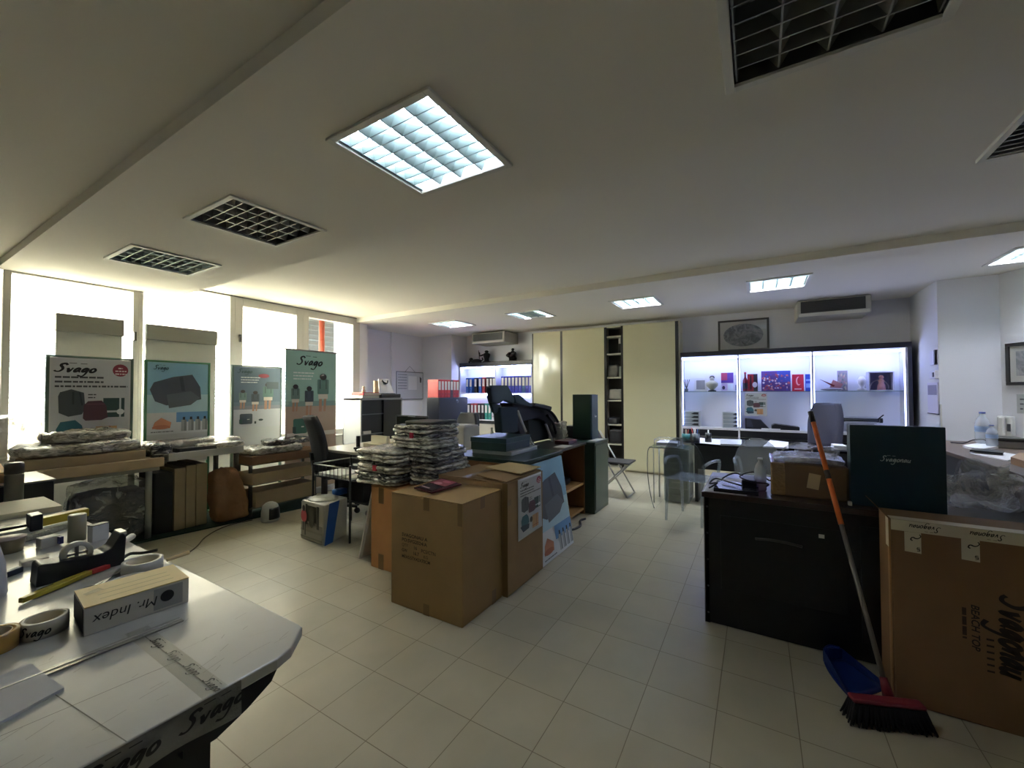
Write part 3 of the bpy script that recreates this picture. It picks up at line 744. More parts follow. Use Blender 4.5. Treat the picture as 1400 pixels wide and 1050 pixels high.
mb(M('#e6ddd4', .7)).box(4.26, 5.215, 1.372, 4.54, 5.23, 1.40).build('pages', t)
q = mb(M('#cdbfb0', .5)); q.lathe([(0, 0), (.03, 0), (.035, .03), (.02, .05), (.028, .08), (.01, .1), (0, .1)], (4.36, 5.36, 1.411), 14); tag(q.build('figurine'), 'small pale figurine standing on the red folder', 'figurine')
flat('wooden_block', 'pale wooden sheet standing on the grey cabinet beside the desk calendar', 'board', 4.58, 5.36, 1.32, 4.66, 5.39, 1.60, M('#d6bf92', .6))
t = T('desk_calendar', 'white desk calendar standing on the black case on the grey cabinet', 'calendar', (4.8, 5.4, 1.395))
q = mb(M('#dad9d6', .6)); q.prism([(4.66, 5.34, 1.396), (4.98, 5.34, 1.396), (4.93, 5.42, 1.64), (4.71, 5.42, 1.64)], (0, .01, 0)); q.build('leaf', t)
q = mb(M('#1b1b1c', .4)); q.tube(smooth([(4.78, 5.405, 1.62), (4.80, 5.385, 1.58), (4.86, 5.38, 1.565), (4.89, 5.40, 1.61)], 5), .01, 8); q.build('handle', t)
flat('equipment_case', 'flat black case on top of the grey metal cabinet', 'case', 4.60, 5.22, 1.32, 5.02, 5.34, 1.385, BLACK, .012)
flat('equipment_case', 'thin black case under the desk calendar, behind the other case', 'case', 4.64, 5.345, 1.32, 5.02, 5.56, 1.395, DARK, .01)

# whiteboard on the rear left wall
t = T('whiteboard', 'small whiteboard with notes hanging on the rear left wall', 'whiteboard', (6.6, 6.58, 1.26))
mb(M('#c3c6cd', .25)).box(6.2, 6.574, 1.27, 6.99, 6.598, 1.85).build('board', t)
q = mb(M('#55585f', .4)); q.box(6.19, 6.57, 1.255, 7.0, 6.598, 1.27); q.box(6.19, 6.57, 1.85, 7.0, 6.598, 1.865); q.box(6.19, 6.57, 1.27, 6.2, 6.598, 1.85); q.box(6.99, 6.57, 1.27, 7.0, 6.598, 1.85); q.build('frame', t)
f = plane((6.2, 6.574, 1.27), (1, 0, 0), (0, 0, 1)); q = mb('#4a4f5c')
for k in range(6): blur_text(q, f, .04, .52-.06*k, .26, .014, 90+k, 1)
q.mat('#d8dade'); q.poly([f(.34, .2, 1), f(.6, .2, 1), f(.6, .5, 1), f(.34, .5, 1)]); q.mat('#2a2c30'); q.poly([f(.70, .36, 1), f(.74, .36, 1), f(.75, .46, 1), f(.69, .5, 1)])
q.build('notes', t)
q = mb(M('#6d6f75', .5)).tube([(6.45, 6.58, 1.865), (6.6, 6.59, 1.99), (6.75, 6.58, 1.865)], .004, 6); q.build('cord', t)

# navy cabinet with red binders
t = T('metal_cabinet', 'dark navy cabinet carrying the row of red binders', 'cabinet', (5.95, 5.0, 0))
mb(M('#1d2230', .35)).box(5.55, 4.84, 0, 6.38, 5.12, 1.315).build('body', t, bevel=.004)
mb(M('#272e42', .3)).box(5.56, 4.822, .03, 6.37, 4.84, 1.305).build('door', t, bevel=.003)
mb(M('#39425c', .3)).lathe([(0, 0), (.035, 0), (.035, .004), (0, .006)], (6.05, 4.822, 1.24), 18, 'y', Matrix.Rotation(PI, 3, 'Z')).build('lock', t)
def binder(label, x, y, z, w, d, h, col, ax, group, lab='#e8e6e4', rz=0., name='ring_binder'):
    """ax: 'x' spine faces -y (row along x), 'y' spine faces -x (row along y)"""
    t = T(name, label, 'binder', (x, y, z), rz, group); m = M(col, .4)
    if ax == 'x':
        mb(m).box(-w/2, 0, 0, w/2, d, h).build('cover', t, local=True, bevel=.003)
        mb(M(lab, .6)).box(-w*.36, -.0012, h*.42, w*.36, .002, h*.9).build('spine_label', t, local=True)
        mb(M('#303034', .4)).lathe([(.008, 0), (.013, 0), (.013, .002), (.008, .002)], (0, -.0022, h*.2), 12, 'y').build('finger_ring', t, local=True)
    else:
        mb(m).box(0, -w/2, 0, d, w/2, h).build('cover', t, local=True, bevel=.003)
        mb(M(lab, .6)).box(-.0012, -w*.36, h*.42, .002, w*.36, h*.9).build('spine_label', t, local=True)
        mb(M('#303034', .4)).lathe([(.008, 0), (.013, 0), (.013, .002), (.008, .002)], (-.0022, 0, h*.2), 12, 'x').build('finger_ring', t, local=True)
    return t
g = 'red binders on the navy cabinet'
cols = ['#b8323c', '#c23a42', '#b8323c', '#c23a42', '#5a4650', '#b83a40', '#c23a42']
od = ['leftmost', 'second from left', 'third from left', 'fourth from left', 'dark-spined fifth', 'sixth from left', 'rightmost']
for k in range(7): binder('red binder on the navy cabinet, %s of the row' % od[k] if k != 4 else 'dark-spined binder among the red ones on the navy cabinet', 5.60+.085*k, 4.86, 1.315, .08, .25, .325, cols[k], 'x', g)

# white desk and what is on it
t = T('office_desk', 'white-topped office desk behind the bundles of plastic packs', 'desk', (3.85, 3.8, 0))
mb(M('#d6d3c6', .35)).box(3.02, 2.98, .71, 4.72, 4.55, .74).build('desktop', t, bevel=.004)
for x, y in ((3.08, 3.05), (3.08, 4.48), (4.66, 3.05), (4.66, 4.48)): mb(M('#4b4c4e', .4)).box(x-.025, y-.025, 0, x+.025, y+.025, .71).build('leg', t)
mb(M('#3a3a3c', .5)).box(3.1, 4.46, .35, 4.64, 4.48, .70).build('modesty_panel', t)
t = T('monitor', 'black computer monitor on the white desk before the whiteboard', 'monitor', (4.25, 4.15, .74))
q = mb(M('#101114', .3)); q.obb((4.25, 4.2, .93), (.035, .60, .30), rz=0); q.build('screen_housing', t, bevel=.006)
mb(M('#0a0b0d', .12)).box(4.230, 3.92, .80, 4.2322, 4.48, 1.06).build('screen', t)
mb(M('#7c7e84', .4)).box(4.229, 4.12, 1.062, 4.2315, 4.26, 1.072).build('badge', t)
q = mb(M('#151618', .4)); q.box(4.25, 4.14, .752, 4.29, 4.26, .85); q.box(4.17, 4.06, .7405, 4.35, 4.34, .754); q.build('stand', t)
t = T('printer', 'boxy white printer on the white desk next to the bundles', 'printer', (4.05, 3.1, .74))
mb(M('#c9c9c4', .4)).box(3.88, 2.99, .741, 4.2, 3.27, .985).build('body', t, bevel=.01)
mb(M('#d6d6d2', .4)).box(3.9, 3.0, .986, 4.18, 3.26, 1.0).build('lid', t)
flat('paper_stack', 'loose white papers on top of the boxy printer', 'papers', 3.93, 3.03, 1.0005, 4.15, 3.24, 1.008, M('#dcdad2', .7))
t = T('card_box', 'cream card index box on the left part of the white desk', 'box', (3.42, 3.9, .74))
mb(M('#c9c2a8', .6)).box(3.30, 3.76, .741, 3.55, 4.06, .80).build('tray', t, bevel=.003)
for k in range(2): mb(M('#e4dfc9', .6)).box(3.40+.01*k, 3.77+.145*k, .80, 3.45+.01*k, 3.905+.145*k, .885).build('cards', t)
t = T('desk_phone', 'small black cordless phone upright on the white desk edge', 'phone', (3.2, 4.03, .74))
mb(BLACK).box(3.17, 3.99, .741, 3.25, 4.07, .765).build('cradle', t, bevel=.005); mb(M('#1a1b1e', .3)).box(3.19, 4.005, .765, 3.22, 4.055, .90).build('handset', t, bevel=.01)
flat('tape_dispenser', 'tiny black tape dispenser at the corner of the white desk', 'dispenser', 3.05, 3.86, .741, 3.13, 3.9, .79, BLACK, .012)
flat('paper_stack', 'slanted stack of white paper between card box and monitor', 'papers', 3.62, 3.6, .741, 3.9, 3.86, .80, M('#dcdad0', .7))
flat('document_tray', 'dark document tray beside the slanted paper stack', 'tray', 3.6, 3.30, .741, 3.9, 3.56, .775, M('#2c2d30', .5), .006)
office_chair('office_chair', 'small round-backed grey office chair before the navy cabinet', 5.0, 3.93, PI, .47, (.66, 1.085), .40, M('#3a3c42', .8), arms=False, lean=.03)

# wire trolley with trays
t = T('wire_trolley', 'dark wire trolley with paper trays in front of the white desk', 'trolley', (2.72, 3.6, 0))
wm = M('#2a2b2b', .4, .5); x0, x1, y0, y1 = 2.52, 2.97, 3.28, 3.85
for x in (x0, x1):
    for y in (y0, y1): mb(wm).cyl((x, y, 0), (x, y, .72), .011, 8).build('leg', t)
wire = M('#a9aaa4', .35, .8)
q = mb(wire); q.tube([(x0, y0, .69), (x0, y1, .69), (x1, y1, .69), (x1, y0, .69)], .007, 6); q.build('rail', t)
q = mb(wm)
for k in range(9): q.cyl((x0+.05*k, y1, .58), (x0+.05*k, y1, .69), .003, 6)
for k in range(10): q.cyl((x0, y0+.06*k, .58), (x0, y0+.06*k, .69), .003, 6)
q.build('basket_wires', t)
for z, xa in ((.30, 2.72), (.565, x0)): mb(M('#26272a', .5)).box(xa, y0, z, x1, y1, z+.012).build('shelf', t)
flat('paper_stack', 'white papers in the top tray of the wire trolley', 'papers', 2.54, 3.46, .577, 2.86, 3.80, .605, M('#dfe0da', .7))
flat('paper_stack', 'cream papers at the near corner of the wire trolley', 'papers', 2.55, 3.30, .577, 2.78, 3.44, .595, M('#d8d4c4', .7))
q = mb(M('#17181b', .5)); q.crumple((2.88, 3.52, .62), (.12, .30, .085), 51, .01, (6, 10, 4), 9); tag(q.build('black_pouch'), 'black pouch in the wire trolley tray', 'pouch')
q = mb(M('#a52b3c', .5)); q.crumple((2.84, 3.33, .625), (.17, .09, .095), 52, .016, (10, 6, 5), 9); tag(q.build('red_pouch'), 'crumpled red pouch on the wire trolley next to the bundles', 'pouch')
flat('cardboard_box', 'dark carton on the lower shelf of the wire trolley', 'box', 2.74, 3.36, .312, 2.94, 3.76, .5, M('#2a2622', .7), .006)

# printed shopping bag and blue film on the floor
t = T('printed_bag', 'printed carrier bag with street photo and blue side on the floor', 'bag', (2.52, 3.62, 0))
A, Bv, Cv = Vector((2.37, 3.80, 0)), Vector((2.35, 3.42, 0)), Vector((2.66, 3.50, 0)); D = Vector((2.66, 3.80, 0)); up = Vector((0, 0, .37))
q = mb(M('#b8b4a8', .4, bump=.4, bs=12)); q.prism([A, Bv, Cv, D], up); q.build('body', t, bevel=.01)
AB = (Bv-A); f = plane(A, AB, (0, 0, 1), .006); W = AB.length; H = .37
if f.N.x > 0: f = plane(A, AB, (0, 0, 1), -.006)
q = mb(); art(q, f, [('#c9c4b4', rect(.01, .01, W*.97, H-.01)), ('#8a857a', rect(.01, .01, W*.97, .17)), ('#7c776c', rect(.01, .09, W*.97, .11)), ('#6c685e', rect(.01, .03, W*.97, .045)),
    ('#3e3c2e', rect(.13, .19, .28, H-.03)), ('#2c2a22', rect(.10, .16, .135, H-.02)), ('#2c2a22', rect(.29, .14, .33, H-.02)), ('#54503c', ell(.21, .24, .05, .1)),
    ('#2a2622', rect(.065, .1, .085, .2)), ('#2a2622', rect(.1, .06, .12, .2)), ('#bb4a4e', ell(.09, .24, .05, .06)), ('#3a2c28', ell(.09, .31, .025, .03))])
q.build('street_photo', t)
f2 = plane(Bv, Cv-Bv, (0, 0, 1), .006); q = mb(); art(q, f2, [('#1b4f9c', [(.0, 0), (.11, 0), (.2, H), (.06, H)])]); q.build('blue_band', t)
q = mb(M('#b3b0a2', .4, bump=.5, bs=20)); q.sph((2.5, 3.65, .37), (.13, .16, .03)); q.build('contents', t)
q = mb(M('#2a5fb0', .3)); q.crumple((2.72, 3.66, .40), (.18, .10, .06), 54, .01, (8, 6, 4), 9)
q2 = tag(q.build('plastic_wrapper'), 'blue and white plastic wrapper tucked behind the printed bag', 'wrapper')
# black machine under the trolley
t = T('shredder', 'black floor unit with grey lid between printed bag and foam board', 'machine', (2.86, 3.05, 0))
mb(M('#1d1e20', .5)).box(2.66, 2.93, 0, 2.98, 3.22, .22).build('body', t, bevel=.015); mb(M('#7d7e7e', .4)).box(2.64, 2.92, .225, 3.0, 3.23, .28).build('lid', t, bevel=.02)
mb(M('#3a3b3d', .4)).box(2.655, 2.96, .06, 2.66, 3.18, .16).build('front_grille', t)
# ================================================================ REAR WALL: SHELVES, WARDROBE
XS = 7.255
SHW = M('#e4e4ec', .45); CORN = M('#23212c', .4); LEDW = '#dfe4ff'
def led(name, parent, x0, y0, z0, x1, y1, z1, e=18.):
    return mb(M('#b3c2ff', .5, em=e)).box(x0, y0, z0, x1, y1, z1).build(name, parent)
# --- left unit (binders)
t = T('shelf_unit', 'lit two-bay shelf unit full of binders, left of the cream wardrobe', 'shelving', (7.4, 4.78, 0))
y0, y1 = 3.875, 5.72; ym = 4.76
mb(CORN).box(XS, y0, 1.965, XB-.002, y1, 2.06).build('cornice', t, bevel=.003)
for y in (y0, ym-.012, y1-.024): mb(SHW).box(XS+.005, y, .78, XB-.002, y+.024, 1.965).build('upright', t)
mb(SHW).box(XB-.016, y0+.024, .78, XB-.002, y1-.024, 1.965).build('back_panel', t)
for a, c in ((y0+.026, ym-.014), (ym+.014, y1-.026)):
    for z in (.80, 1.375): mb(SHW).box(XS+.01, a, z, XB-.018, c, z+.022).build('shelf', t)
    led('led_strip', t, XS+.012, a+.02, 1.94, XS+.05, c-.02, 1.962)
    led('led_strip', t, XB-.06, a+.02, 1.352, XB-.03, c-.02, 1.372, 9)
mb(M('#1b1a20', .4)).box(XS, y0, .73, XB-.002, y1, .78).build('plinth_band', t)
mb(M('#cdc7b4', .4)).box(XS+.02, y0, 0, XB-.002, y1, .73).build('base_cupboard', t)
def brow(z, us, cols, g, where, h=.325, w=None):
    n = len(us)
    for k, (u, c) in enumerate(zip(us, cols)):
        p = P(u, 520, x=XS+.03)
        col, nm = c
        side = 'end' if k in (0, n-1) else 'middle'
        binder('%s binder, %s from left %s' % (nm, ['first', 'second', 'third', 'fourth', 'fifth', 'sixth', 'seventh', 'eighth', 'ninth'][k], where), XS+.03, p.y, z, w or .072, .24, h, col, 'y', g)
bl, bk_, rd, tl, wh = ('#2f62b8', 'blue'), ('#1b1b26', 'black'), ('#b23440', 'red'), ('#2f8f80', 'teal'), ('#c6cad6', 'pale')
brow(1.3975, [638.6, 643.4, 650], [bl, bl, bk_], 'binders on the upper left shelf', 'on the upper shelf of the left bay', .33)
brow(1.3975, [656, 661, 666.5, 671, 675.2], [bl, rd, bk_, bk_, ('#3a2a6a', 'violet')], 'binders on the upper left shelf, right part', 'in the red-edged row of the left bay', .335)
brow(1.3975, [687, 691.7, 696.4, 701.2, 706, 710.8, 715.5, 720.3, 725], [('#2a34b0', 'blue')]*6+[('#2a5a90', 'blue-green'), ('#2a34b0', 'blue'), ('#3a4ac0', 'bright blue')], 'blue binders on the upper right shelf', 'on the upper shelf of the right bay', .345)
brow(.8225, [640.5, 645.3, 650, 654.8, 659.6, 664.4, 669.2, 674], [bk_, rd, rd, bk_, bk_, tl, tl, wh], 'binders on the lower left shelf', 'on the lower shelf of the left bay', .34)
brow(.8225, [688, 693, 698, 703], [wh, bl, wh, bk_], 'binders on the lower right shelf', 'behind the folded beach chair on the lower shelf', .33)
# statues on top
def statue(label, y, x, h, m, seated):
    t = T('statue', label, 'statue', (x, y, 2.06)); q = mb(m)
    q.lathe([(0, 0), (.09, 0), (.09, .02), (.07, .03), (0, .03)], (x, y, 2.0605), 16); q.build('plinth', t)
    q = mb(m); s = h
    if seated:
        q.lathe([(0, 0), (.10*s*3, 0), (.115*s*3, .1*s), (.085*s*3, .25*s), (.06*s*3, .5*s), (.07*s*3, .62*s), (.03*s*3, .74*s), (0, .76*s)], (x, y, 2.09), 14)
        q.sph((x, y, 2.09+.84*s), (.05*s*2.4, .05*s*2.4, .12*s)); q.tube([(x-.02, y-.09*s*3, 2.09+.55*s), (x-.1, y-.10*s*3, 2.09+.35*s), (x-.12, y, 2.09+.22*s)], .03, 8); q.tube([(x-.02, y+.09*s*3, 2.09+.55*s), (x-.1, y+.10*s*3, 2.09+.35*s), (x-.12, y, 2.09+.22*s)], .03, 8)
    else:
        q.lathe([(0, 0), (.055, 0), (.05, .2*s), (.075, .5*s), (.08, .66*s), (.03, .78*s), (0, .79*s)], (x, y, 2.09), 12); q.sph((x, y, 2.09+.88*s), (.045, .045, .12*s))
        q.tube([(x, y+.07, 2.09+.62*s), (x-.05, y+.14, 2.09+.5*s), (x-.06, y+.16, 2.09+.82*s)], .02, 8); q.tube([(x-.06, y+.15, 2.09+.2*s), (x-.06, y+.17, 2.09+s)], .008, 6)
    q.build('figure', t)
BRZ = M('#15130f', .4, .3)
statue('dark seated figure statue on the shelf unit, right of the other', 4.41, 7.40, .26, BRZ, True)
statue('dark standing figure statue with raised arm on the binder shelf top', 5.08, 7.40, .24, BRZ, False)
t = T('statue', 'low dark reclining animal statue at the left end of the shelf top', 'statue', (7.40, 5.38, 2.06)); q = mb(BRZ)
q.sph((7.4, 5.36, 2.10), (.06, .15, .05)); q.sph((7.4, 5.50, 2.14), (.04, .05, .045)); q.tube([(7.4, 5.24, 2.09), (7.4, 5.18, 2.13), (7.4, 5.2, 2.17)], .014, 8)
q.tube([(7.36, 5.46, 2.12), (7.33, 5.52, 2.075)], .02, 8); q.build('body', t); mb(BRZ).box(7.33, 5.22, 2.0605, 7.47, 5.5, 2.075).build('plinth', t)

# --- air conditioners
def ac(label, y0, y1, z0, z1, x):
    t = T('air_conditioner', label, 'air conditioner', ((x+XB)/2, (y0+y1)/2, z0))
    mb(M('#a9a69c', .5)).box(x, y0, z0, XB-.001, y1, z1).build('body', t, bevel=.015)
    mb(M('#34332f', .5)).box(x-.006, y0+.06, z0+.055, x+.01, y1-.04, z1-.02).build('grille', t, bevel=.003)
    q = mb(M('#2c2b28', .45)); n = 6
    for k in range(n): q.box(x-.010, y0+.16, z0+.07+k*(z1-z0-.1)/n, x-.004, y1-.14, z0+.077+k*(z1-z0-.1)/n)
    q.build('louvres', t)
    mb(M('#c2bfb4', .5)).box(x-.012, y0+.02, z0+.002, x+.01, y1-.02, z0+.045).build('lower_lip', t, bevel=.006)
ac('ceiling-height air conditioner above the binder shelves', 4.36, 5.19, 2.43, 2.65, 7.0)
ac('wide air conditioner above the lit display cabinet on the right', -1.30, -.50, 2.44, 2.675, 6.98)

# --- wardrobe
t = T('wardrobe', 'tall cream wardrobe with sliding doors, one gap open on dark shelves', 'wardrobe', (7.4, 2.49, 0))
y0, y1, zt = 1.09, 3.86, 2.595; CREAM = M('#c9c5a4', .16, coat=.3)
q = mb(M('#d2cdb6', .4)); q.box(XS+.02, y0, 0, XB-.002, y0+.025, zt); q.box(XS+.02, y1-.025, 0, XB-.002, y1, zt); q.box(XS+.02, y0+.025, zt-.02, XB-.002, y1-.025, zt); q.box(XS+.02, y0+.025, 0, XB-.002, y1-.025, .05); q.build('carcass', t)
mb(M('#2a2824', .7)).box(XB-.02, y0+.026, .051, XB-.003, y1-.026, zt-.021).build('back_panel', t)
DK = M('#191817', .4)
for a, c, x in ((3.255, 3.845, XS), (2.385, 3.21, XS), (1.16, 2.03, XS-.025)):
    mb(CREAM).box(x, a, .035, x+.02, c, zt-.012).build('door', t, bevel=.002)
for a, c, x in ((3.845, 3.872, XS), (3.21, 3.255, XS), (2.34, 2.385, XS), (2.03, 2.07, XS-.025), (1.115, 1.16, XS-.025)):
    mb(DK).box(x, a, .035, x+.022, c, zt-.012).build('door_edge', t)
for z in (.45, .80, 1.235, 1.655, 2.085, 2.40): mb(M('#d8d4c4', .5)).box(XS+.03, 2.04, z, XB-.022, 2.40, z+.02).build('shelf', t)
mb(M('#d0ccba', .5)).box(XS+.03, 2.385, .051, XB-.022, 2.40, zt-.021).build('divider', t)
mb(M('#8a8678', .5)).box(XS+.03, 2.04, .02, XS+.05, 2.385, .034).build('floor_track', t)
t = T('spray_can', 'white-capped black can on the top shelf of the wardrobe gap', 'can', (7.36, 2.12, 2.105))
mb(BLACK).cyl((7.36, 2.12, 2.1055), (7.36, 2.12, 2.28), .03, 14).build('body', t); mb(M('#d2d2cf', .4)).cyl((7.36, 2.12, 2.281), (7.36, 2.12, 2.38), .026, 12).build('cap', t)
q = mb(M('#6d6c66', .7)).crumple((7.40, 2.25, 1.79), (.2, .2, .23), 61, .02, (8, 8, 6), 7); tag(q.build('cloth_bundle'), 'grey folded cloth on the second wardrobe shelf', 'cloth')
flat('small_box', 'pale small box beside the grey cloth in the wardrobe', 'box', 7.34, 2.06, 1.6755, 7.44, 2.14, 1.87, M('#a9b0a8', .6))
q = mb(M('#8d8a80', .6)).crumple((7.4, 2.2, 1.36), (.2, .26, .20), 62, .02, (8, 8, 6), 7); tag(q.build('cloth_bundle'), 'light grey bundle on the third wardrobe shelf', 'cloth')
q = mb(DARK).crumple((7.4, 2.26, .88), (.2, .18, .12), 63, .02, (8, 8, 5), 8); tag(q.build('cloth_bundle'), 'dark bundle on the fourth wardrobe shelf', 'cloth')
q = mb(DARK).crumple((7.4, 2.2, .60), (.2, .26, .26), 64, .02, (8, 8, 5), 8); tag(q.build('black_bag'), 'black bag on the lowest wardrobe shelf', 'bag')

# --- right display unit
t = T('display_cabinet', 'three-bay lit display cabinet with dark cornice on the rear wall', 'cabinet', (7.4, -.3, 0))
y0, y1 = -1.70, 1.085; m1, m2 = .235, -.70
mb(CORN).box(XS-.01, y0-.04, 1.975, XB-.002, y1, 2.05).build('cornice', t, bevel=.003)
for y in (y1-.024, m1, m2, y0): mb(SHW).box(XS, y, .10, XB-.002, y+.024, 1.975).build('upright', t)
mb(M('#3a3a44', .4)).box(XS-.005, y0-.04, 0, XB-.002, y0-.001, 1.975).build('end_panel', t)
mb(M('#ececf4', .5)).box(XB-.016, y0+.024, .56, XB-.002, y1-.024, 1.975).build('back_panel', t)
GLS = clear('shelf_glass', '#e6f2ee', rough=.02)
bays = ((m1+.026, y1-.026), (m2+.026, m1-.002), (y0+.026, m2-.002))
for a, c in bays:
    led('led_strip', t, XS+.015, a, 1.93, XS+.055, c, 1.96, 13)
    led('led_strip', t, XS+.02, a, .86, XS+.03, a+.008, 1.90, 4); led('led_strip', t, XS+.02, c-.008, .86, XS+.03, c, 1.90, 4)
    mb(GLS).box(XS+.03, a, 1.40, XB-.018, c, 1.408).build('glass_shelf', t)
    mb(M('#7f9a98', .2)).box(XS+.024, a, 1.40, XS+.03, c, 1.408).build('shelf_edge', t)
    mb(SHW).box(XS, a, .80, XB-.018, c, .83).build('shelf', t)
    mb(M('#1c1b20', .35)).box(XS+.002, a, .70, XB-.018, c, .798).build('drawer', t, bevel=.002)
mb(M('#17161a', .35)).box(XS+.002, bays[1][0], .56, XB-.018, bays[1][1], .69).build('drawer', t, bevel=.002)
mb(M('#17161a', .35)).box(XS+.002, bays[2][0], .56, XB-.018, bays[2][1], .69).build('drawer', t, bevel=.002)
mb(M('#cbc5ac', .4)).box(XS+.02, y0, 0, XB-.017, y1, .555).build('base_cupboard', t)

def zc(u, v, x=7.33): return P(u, v, x=x)
ZS, ZL = 1.4085, .8305
# top row of small things
def ypx(u, x=7.36): return P(u, 530, x=x).y
y = ypx(938.5); t = T('reed_diffuser', 'reed diffuser in a small glass at the left end of the glass shelf', 'diffuser', (7.36, y, ZS))
mb(M('#5a6068', .1, a=.8)).box(7.335, y-.025, ZS, 7.385, y+.025, ZS+.05).build('jar', t, bevel=.006)
q = mb(M('#3a3430', .6))
for k in range(4): q.cyl((7.36, y, ZS+.04), (7.36+.02*math.sin(k*2), y+.05*(k-1.5)/1.5, ZS+.2), .005, 5)
q.build('reeds', t)
y = ypx(957.5); t = T('photo_frame', 'small white picture frame on the left glass shelf', 'photo frame', (7.40, y, ZS))
mb(M('#e9e9ee', .4)).box(7.40, y-.10, ZS, 7.415, y+.10, ZS+.22).build('frame', t, bevel=.003); mb(M('#9a9ca6', .5)).box(7.398, y-.065, ZS+.035, 7.401, y+.065, ZS+.185).build('photo', t)
y = ypx(973.5); t = T('bust', 'small pale bust on a dark foot between frame and leaflets', 'bust', (7.37, y, ZS))
mb(M('#26242a', .4)).lathe([(0, 0), (.06, 0), (.06, .015), (.025, .03), (0, .03)], (7.37, y, ZS), 16).build('foot', t)
q = mb(M('#b8b6a6', .6)); q.lathe([(0, 0), (.03, 0), (.085, .06), (.09, .1), (.06, .13), (.03, .15), (0, .15)], (7.37, y, ZS+.03), 16); q.sph((7.37, y, ZS+.2), (.04, .035, .05)); q.build('head', t)
mb(M('#4a4640', .6)).sph((7.38, y, ZS+.225), (.04, .04, .035)).build('hair', t)
def card(name, label, u0, u1, h, items, x=7.42, base='#d8d4e6', zz=ZS, cat='leaflet'):
    a, c = ypx(u0, x), ypx(u1, x); W = a-c
    t = T(name, label, cat, (x, (a+c)/2, zz))
    mb(M(base, .5)).box(x, c, zz, x+.006, a, zz+h).build('card', t)
    f = plane((x, a, zz), (0, -1, 0), (0, 0, 1)); q = mb(); art(q, f, [(hh_, [(p[0]*W, p[1]*h) for p in pts]) for hh_, pts in items]); q.build('print', t)
card('leaflet', 'purple and white leaflet on the left glass shelf next to the bust', 986, 1003, .30, [('#5c3f9a', rect(0, .45, 1, 1)), ('#b0476e', rect(0, .6, .5, 1)), ('#c9b8e0', rect(.05, .05, .5, .42)), ('#3a2a50', ell(.2, .2, .12, .1)), ('#d6e2f2', rect(.55, .05, .95, .4))])
card('leaflet', 'thin white leaflet at the right end of the first glass shelf', 1004, 1010, .26, [('#7d88b0', rect(.2, .06, .8, .4))])
y = ypx(1019); t = T('bottle', 'dark red bottle standing at the left of the middle glass shelf', 'bottle', (7.36, y, ZS))
mb(M('#6a1f28', .2)).lathe([(0, 0), (.032, 0), (.034, .02), (.034, .17), (.014, .22), (.013, .27), (0, .27)], (7.36, y, ZS), 14).build('body', t); mb(M('#b02f3a', .4)).lathe([(0, .271), (.016, .271), (.016, .30), (0, .30)], (7.36, y, ZS), 12).build('cap', t); mb(M('#1f1a1c', .5)).lathe([(.0345, .04), (.0345, .13)], (7.36, y, ZS), 14).build('label_band', t)
card('leaflet', 'red and black leaflet with a panda-like white patch on the middle glass shelf', 1022, 1036, .27, [('#a22c36', rect(0, 0, .6, 1)), ('#231d24', rect(.6, 0, 1, 1)), ('#e8e4ec', ell(.72, .38, .24, .16)), ('#3a2a30', rect(.25, .1, .4, .9))])
rnd = random.Random(3); its = [('#5a3f8a', rect(0, 0, 1, 1)), ('#3f4fae', rect(.55, .45, 1, 1))]
for k in range(70): its.append((rnd.choice(['#d8c4d8', '#e6e0ee', '#a84a5e', '#7c4f9c', '#c86a72', '#4a56b0']), ell(rnd.uniform(.05, .95), rnd.uniform(.06, .85), rnd.uniform(.02, .05), rnd.uniform(.02, .06), 8)))
card('picture_board', 'wide purple and red picture of a crowd on the middle glass shelf', 1041, 1081, .31, its, cat='picture')
card('leaflet', 'bright red leaflet with white swoosh beside the crowd picture', 1083, 1099, .25, [('#c4203c', rect(0, 0, 1, 1)), ('#eeb0b8', ell(.55, .6, .22, .26)), ('#c4203c', ell(.62, .62, .17, .22)), ('#f0dde0', rect(.2, .1, .8, .16))])
card('leaflet', 'blue leaflet at the right end of the middle glass shelf', 1101, 1111, .25, [('#2447b8', rect(0, 0, 1, 1)), ('#7fa0e0', rect(.1, .6, .9, .7)), ('#7fa0e0', rect(.1, .2, .9, .45))])
y = ypx(1137); t = T('model_ship', 'small red and black model on a stand, left of the right glass shelf', 'model', (7.38, y, ZS))
q = mb(M('#8f8a96', .4)); q.sph((7.38, y, ZS+.025), (.05, .13, .022)); q.build('stand', t)
q = mb(M('#7a2a30', .4)); q.prism([(7.36, y+.10, ZS+.15), (7.36, y+.13, ZS+.17), (7.36, y-.04, ZS+.08), (7.36, y-.02, ZS+.06)], (.04, 0, 0)); q.build('hull', t)
q = mb(M('#b8848c', .5)); q.prism([(7.37, y+.02, ZS+.05), (7.37, y-.1, ZS+.04), (7.37, y-.13, ZS+.1), (7.37, y-.02, ZS+.16)], (.02, 0, 0)); q.build('sail', t)
rnd = random.Random(5); its = [('#a8a0b0', rect(0, 0, 1, 1))]
for k in range(30): its.append((rnd.choice(['#c8a0a8', '#8f98a8', '#d0c8b8', '#7f8a90']), ell(rnd.uniform(.1, .9), rnd.uniform(.08, .92), .07, .07, 7)))
card('picture_board', 'pale mottled picture board behind the small model on the right glass shelf', 1145, 1159, .29, its, x=7.44, cat='picture')
y = ypx(1205, 7.38); t = T('shadow_box', 'open white display box holding a small figure, right glass shelf', 'display box', (7.40, y, ZS))
q = mb(M('#cfcfe0', .5)); a, c = ypx(1188, 7.34), ypx(1223, 7.34); q.box(7.34, c, ZS, 7.5, a, ZS+.012); q.box(7.34, c, ZS+.25, 7.5, a, ZS+.262); q.box(7.34, c, ZS+.012, 7.5, c+.012, ZS+.25); q.box(7.34, a-.012, ZS+.012, 7.5, a, ZS+.25); q.build('case', t)
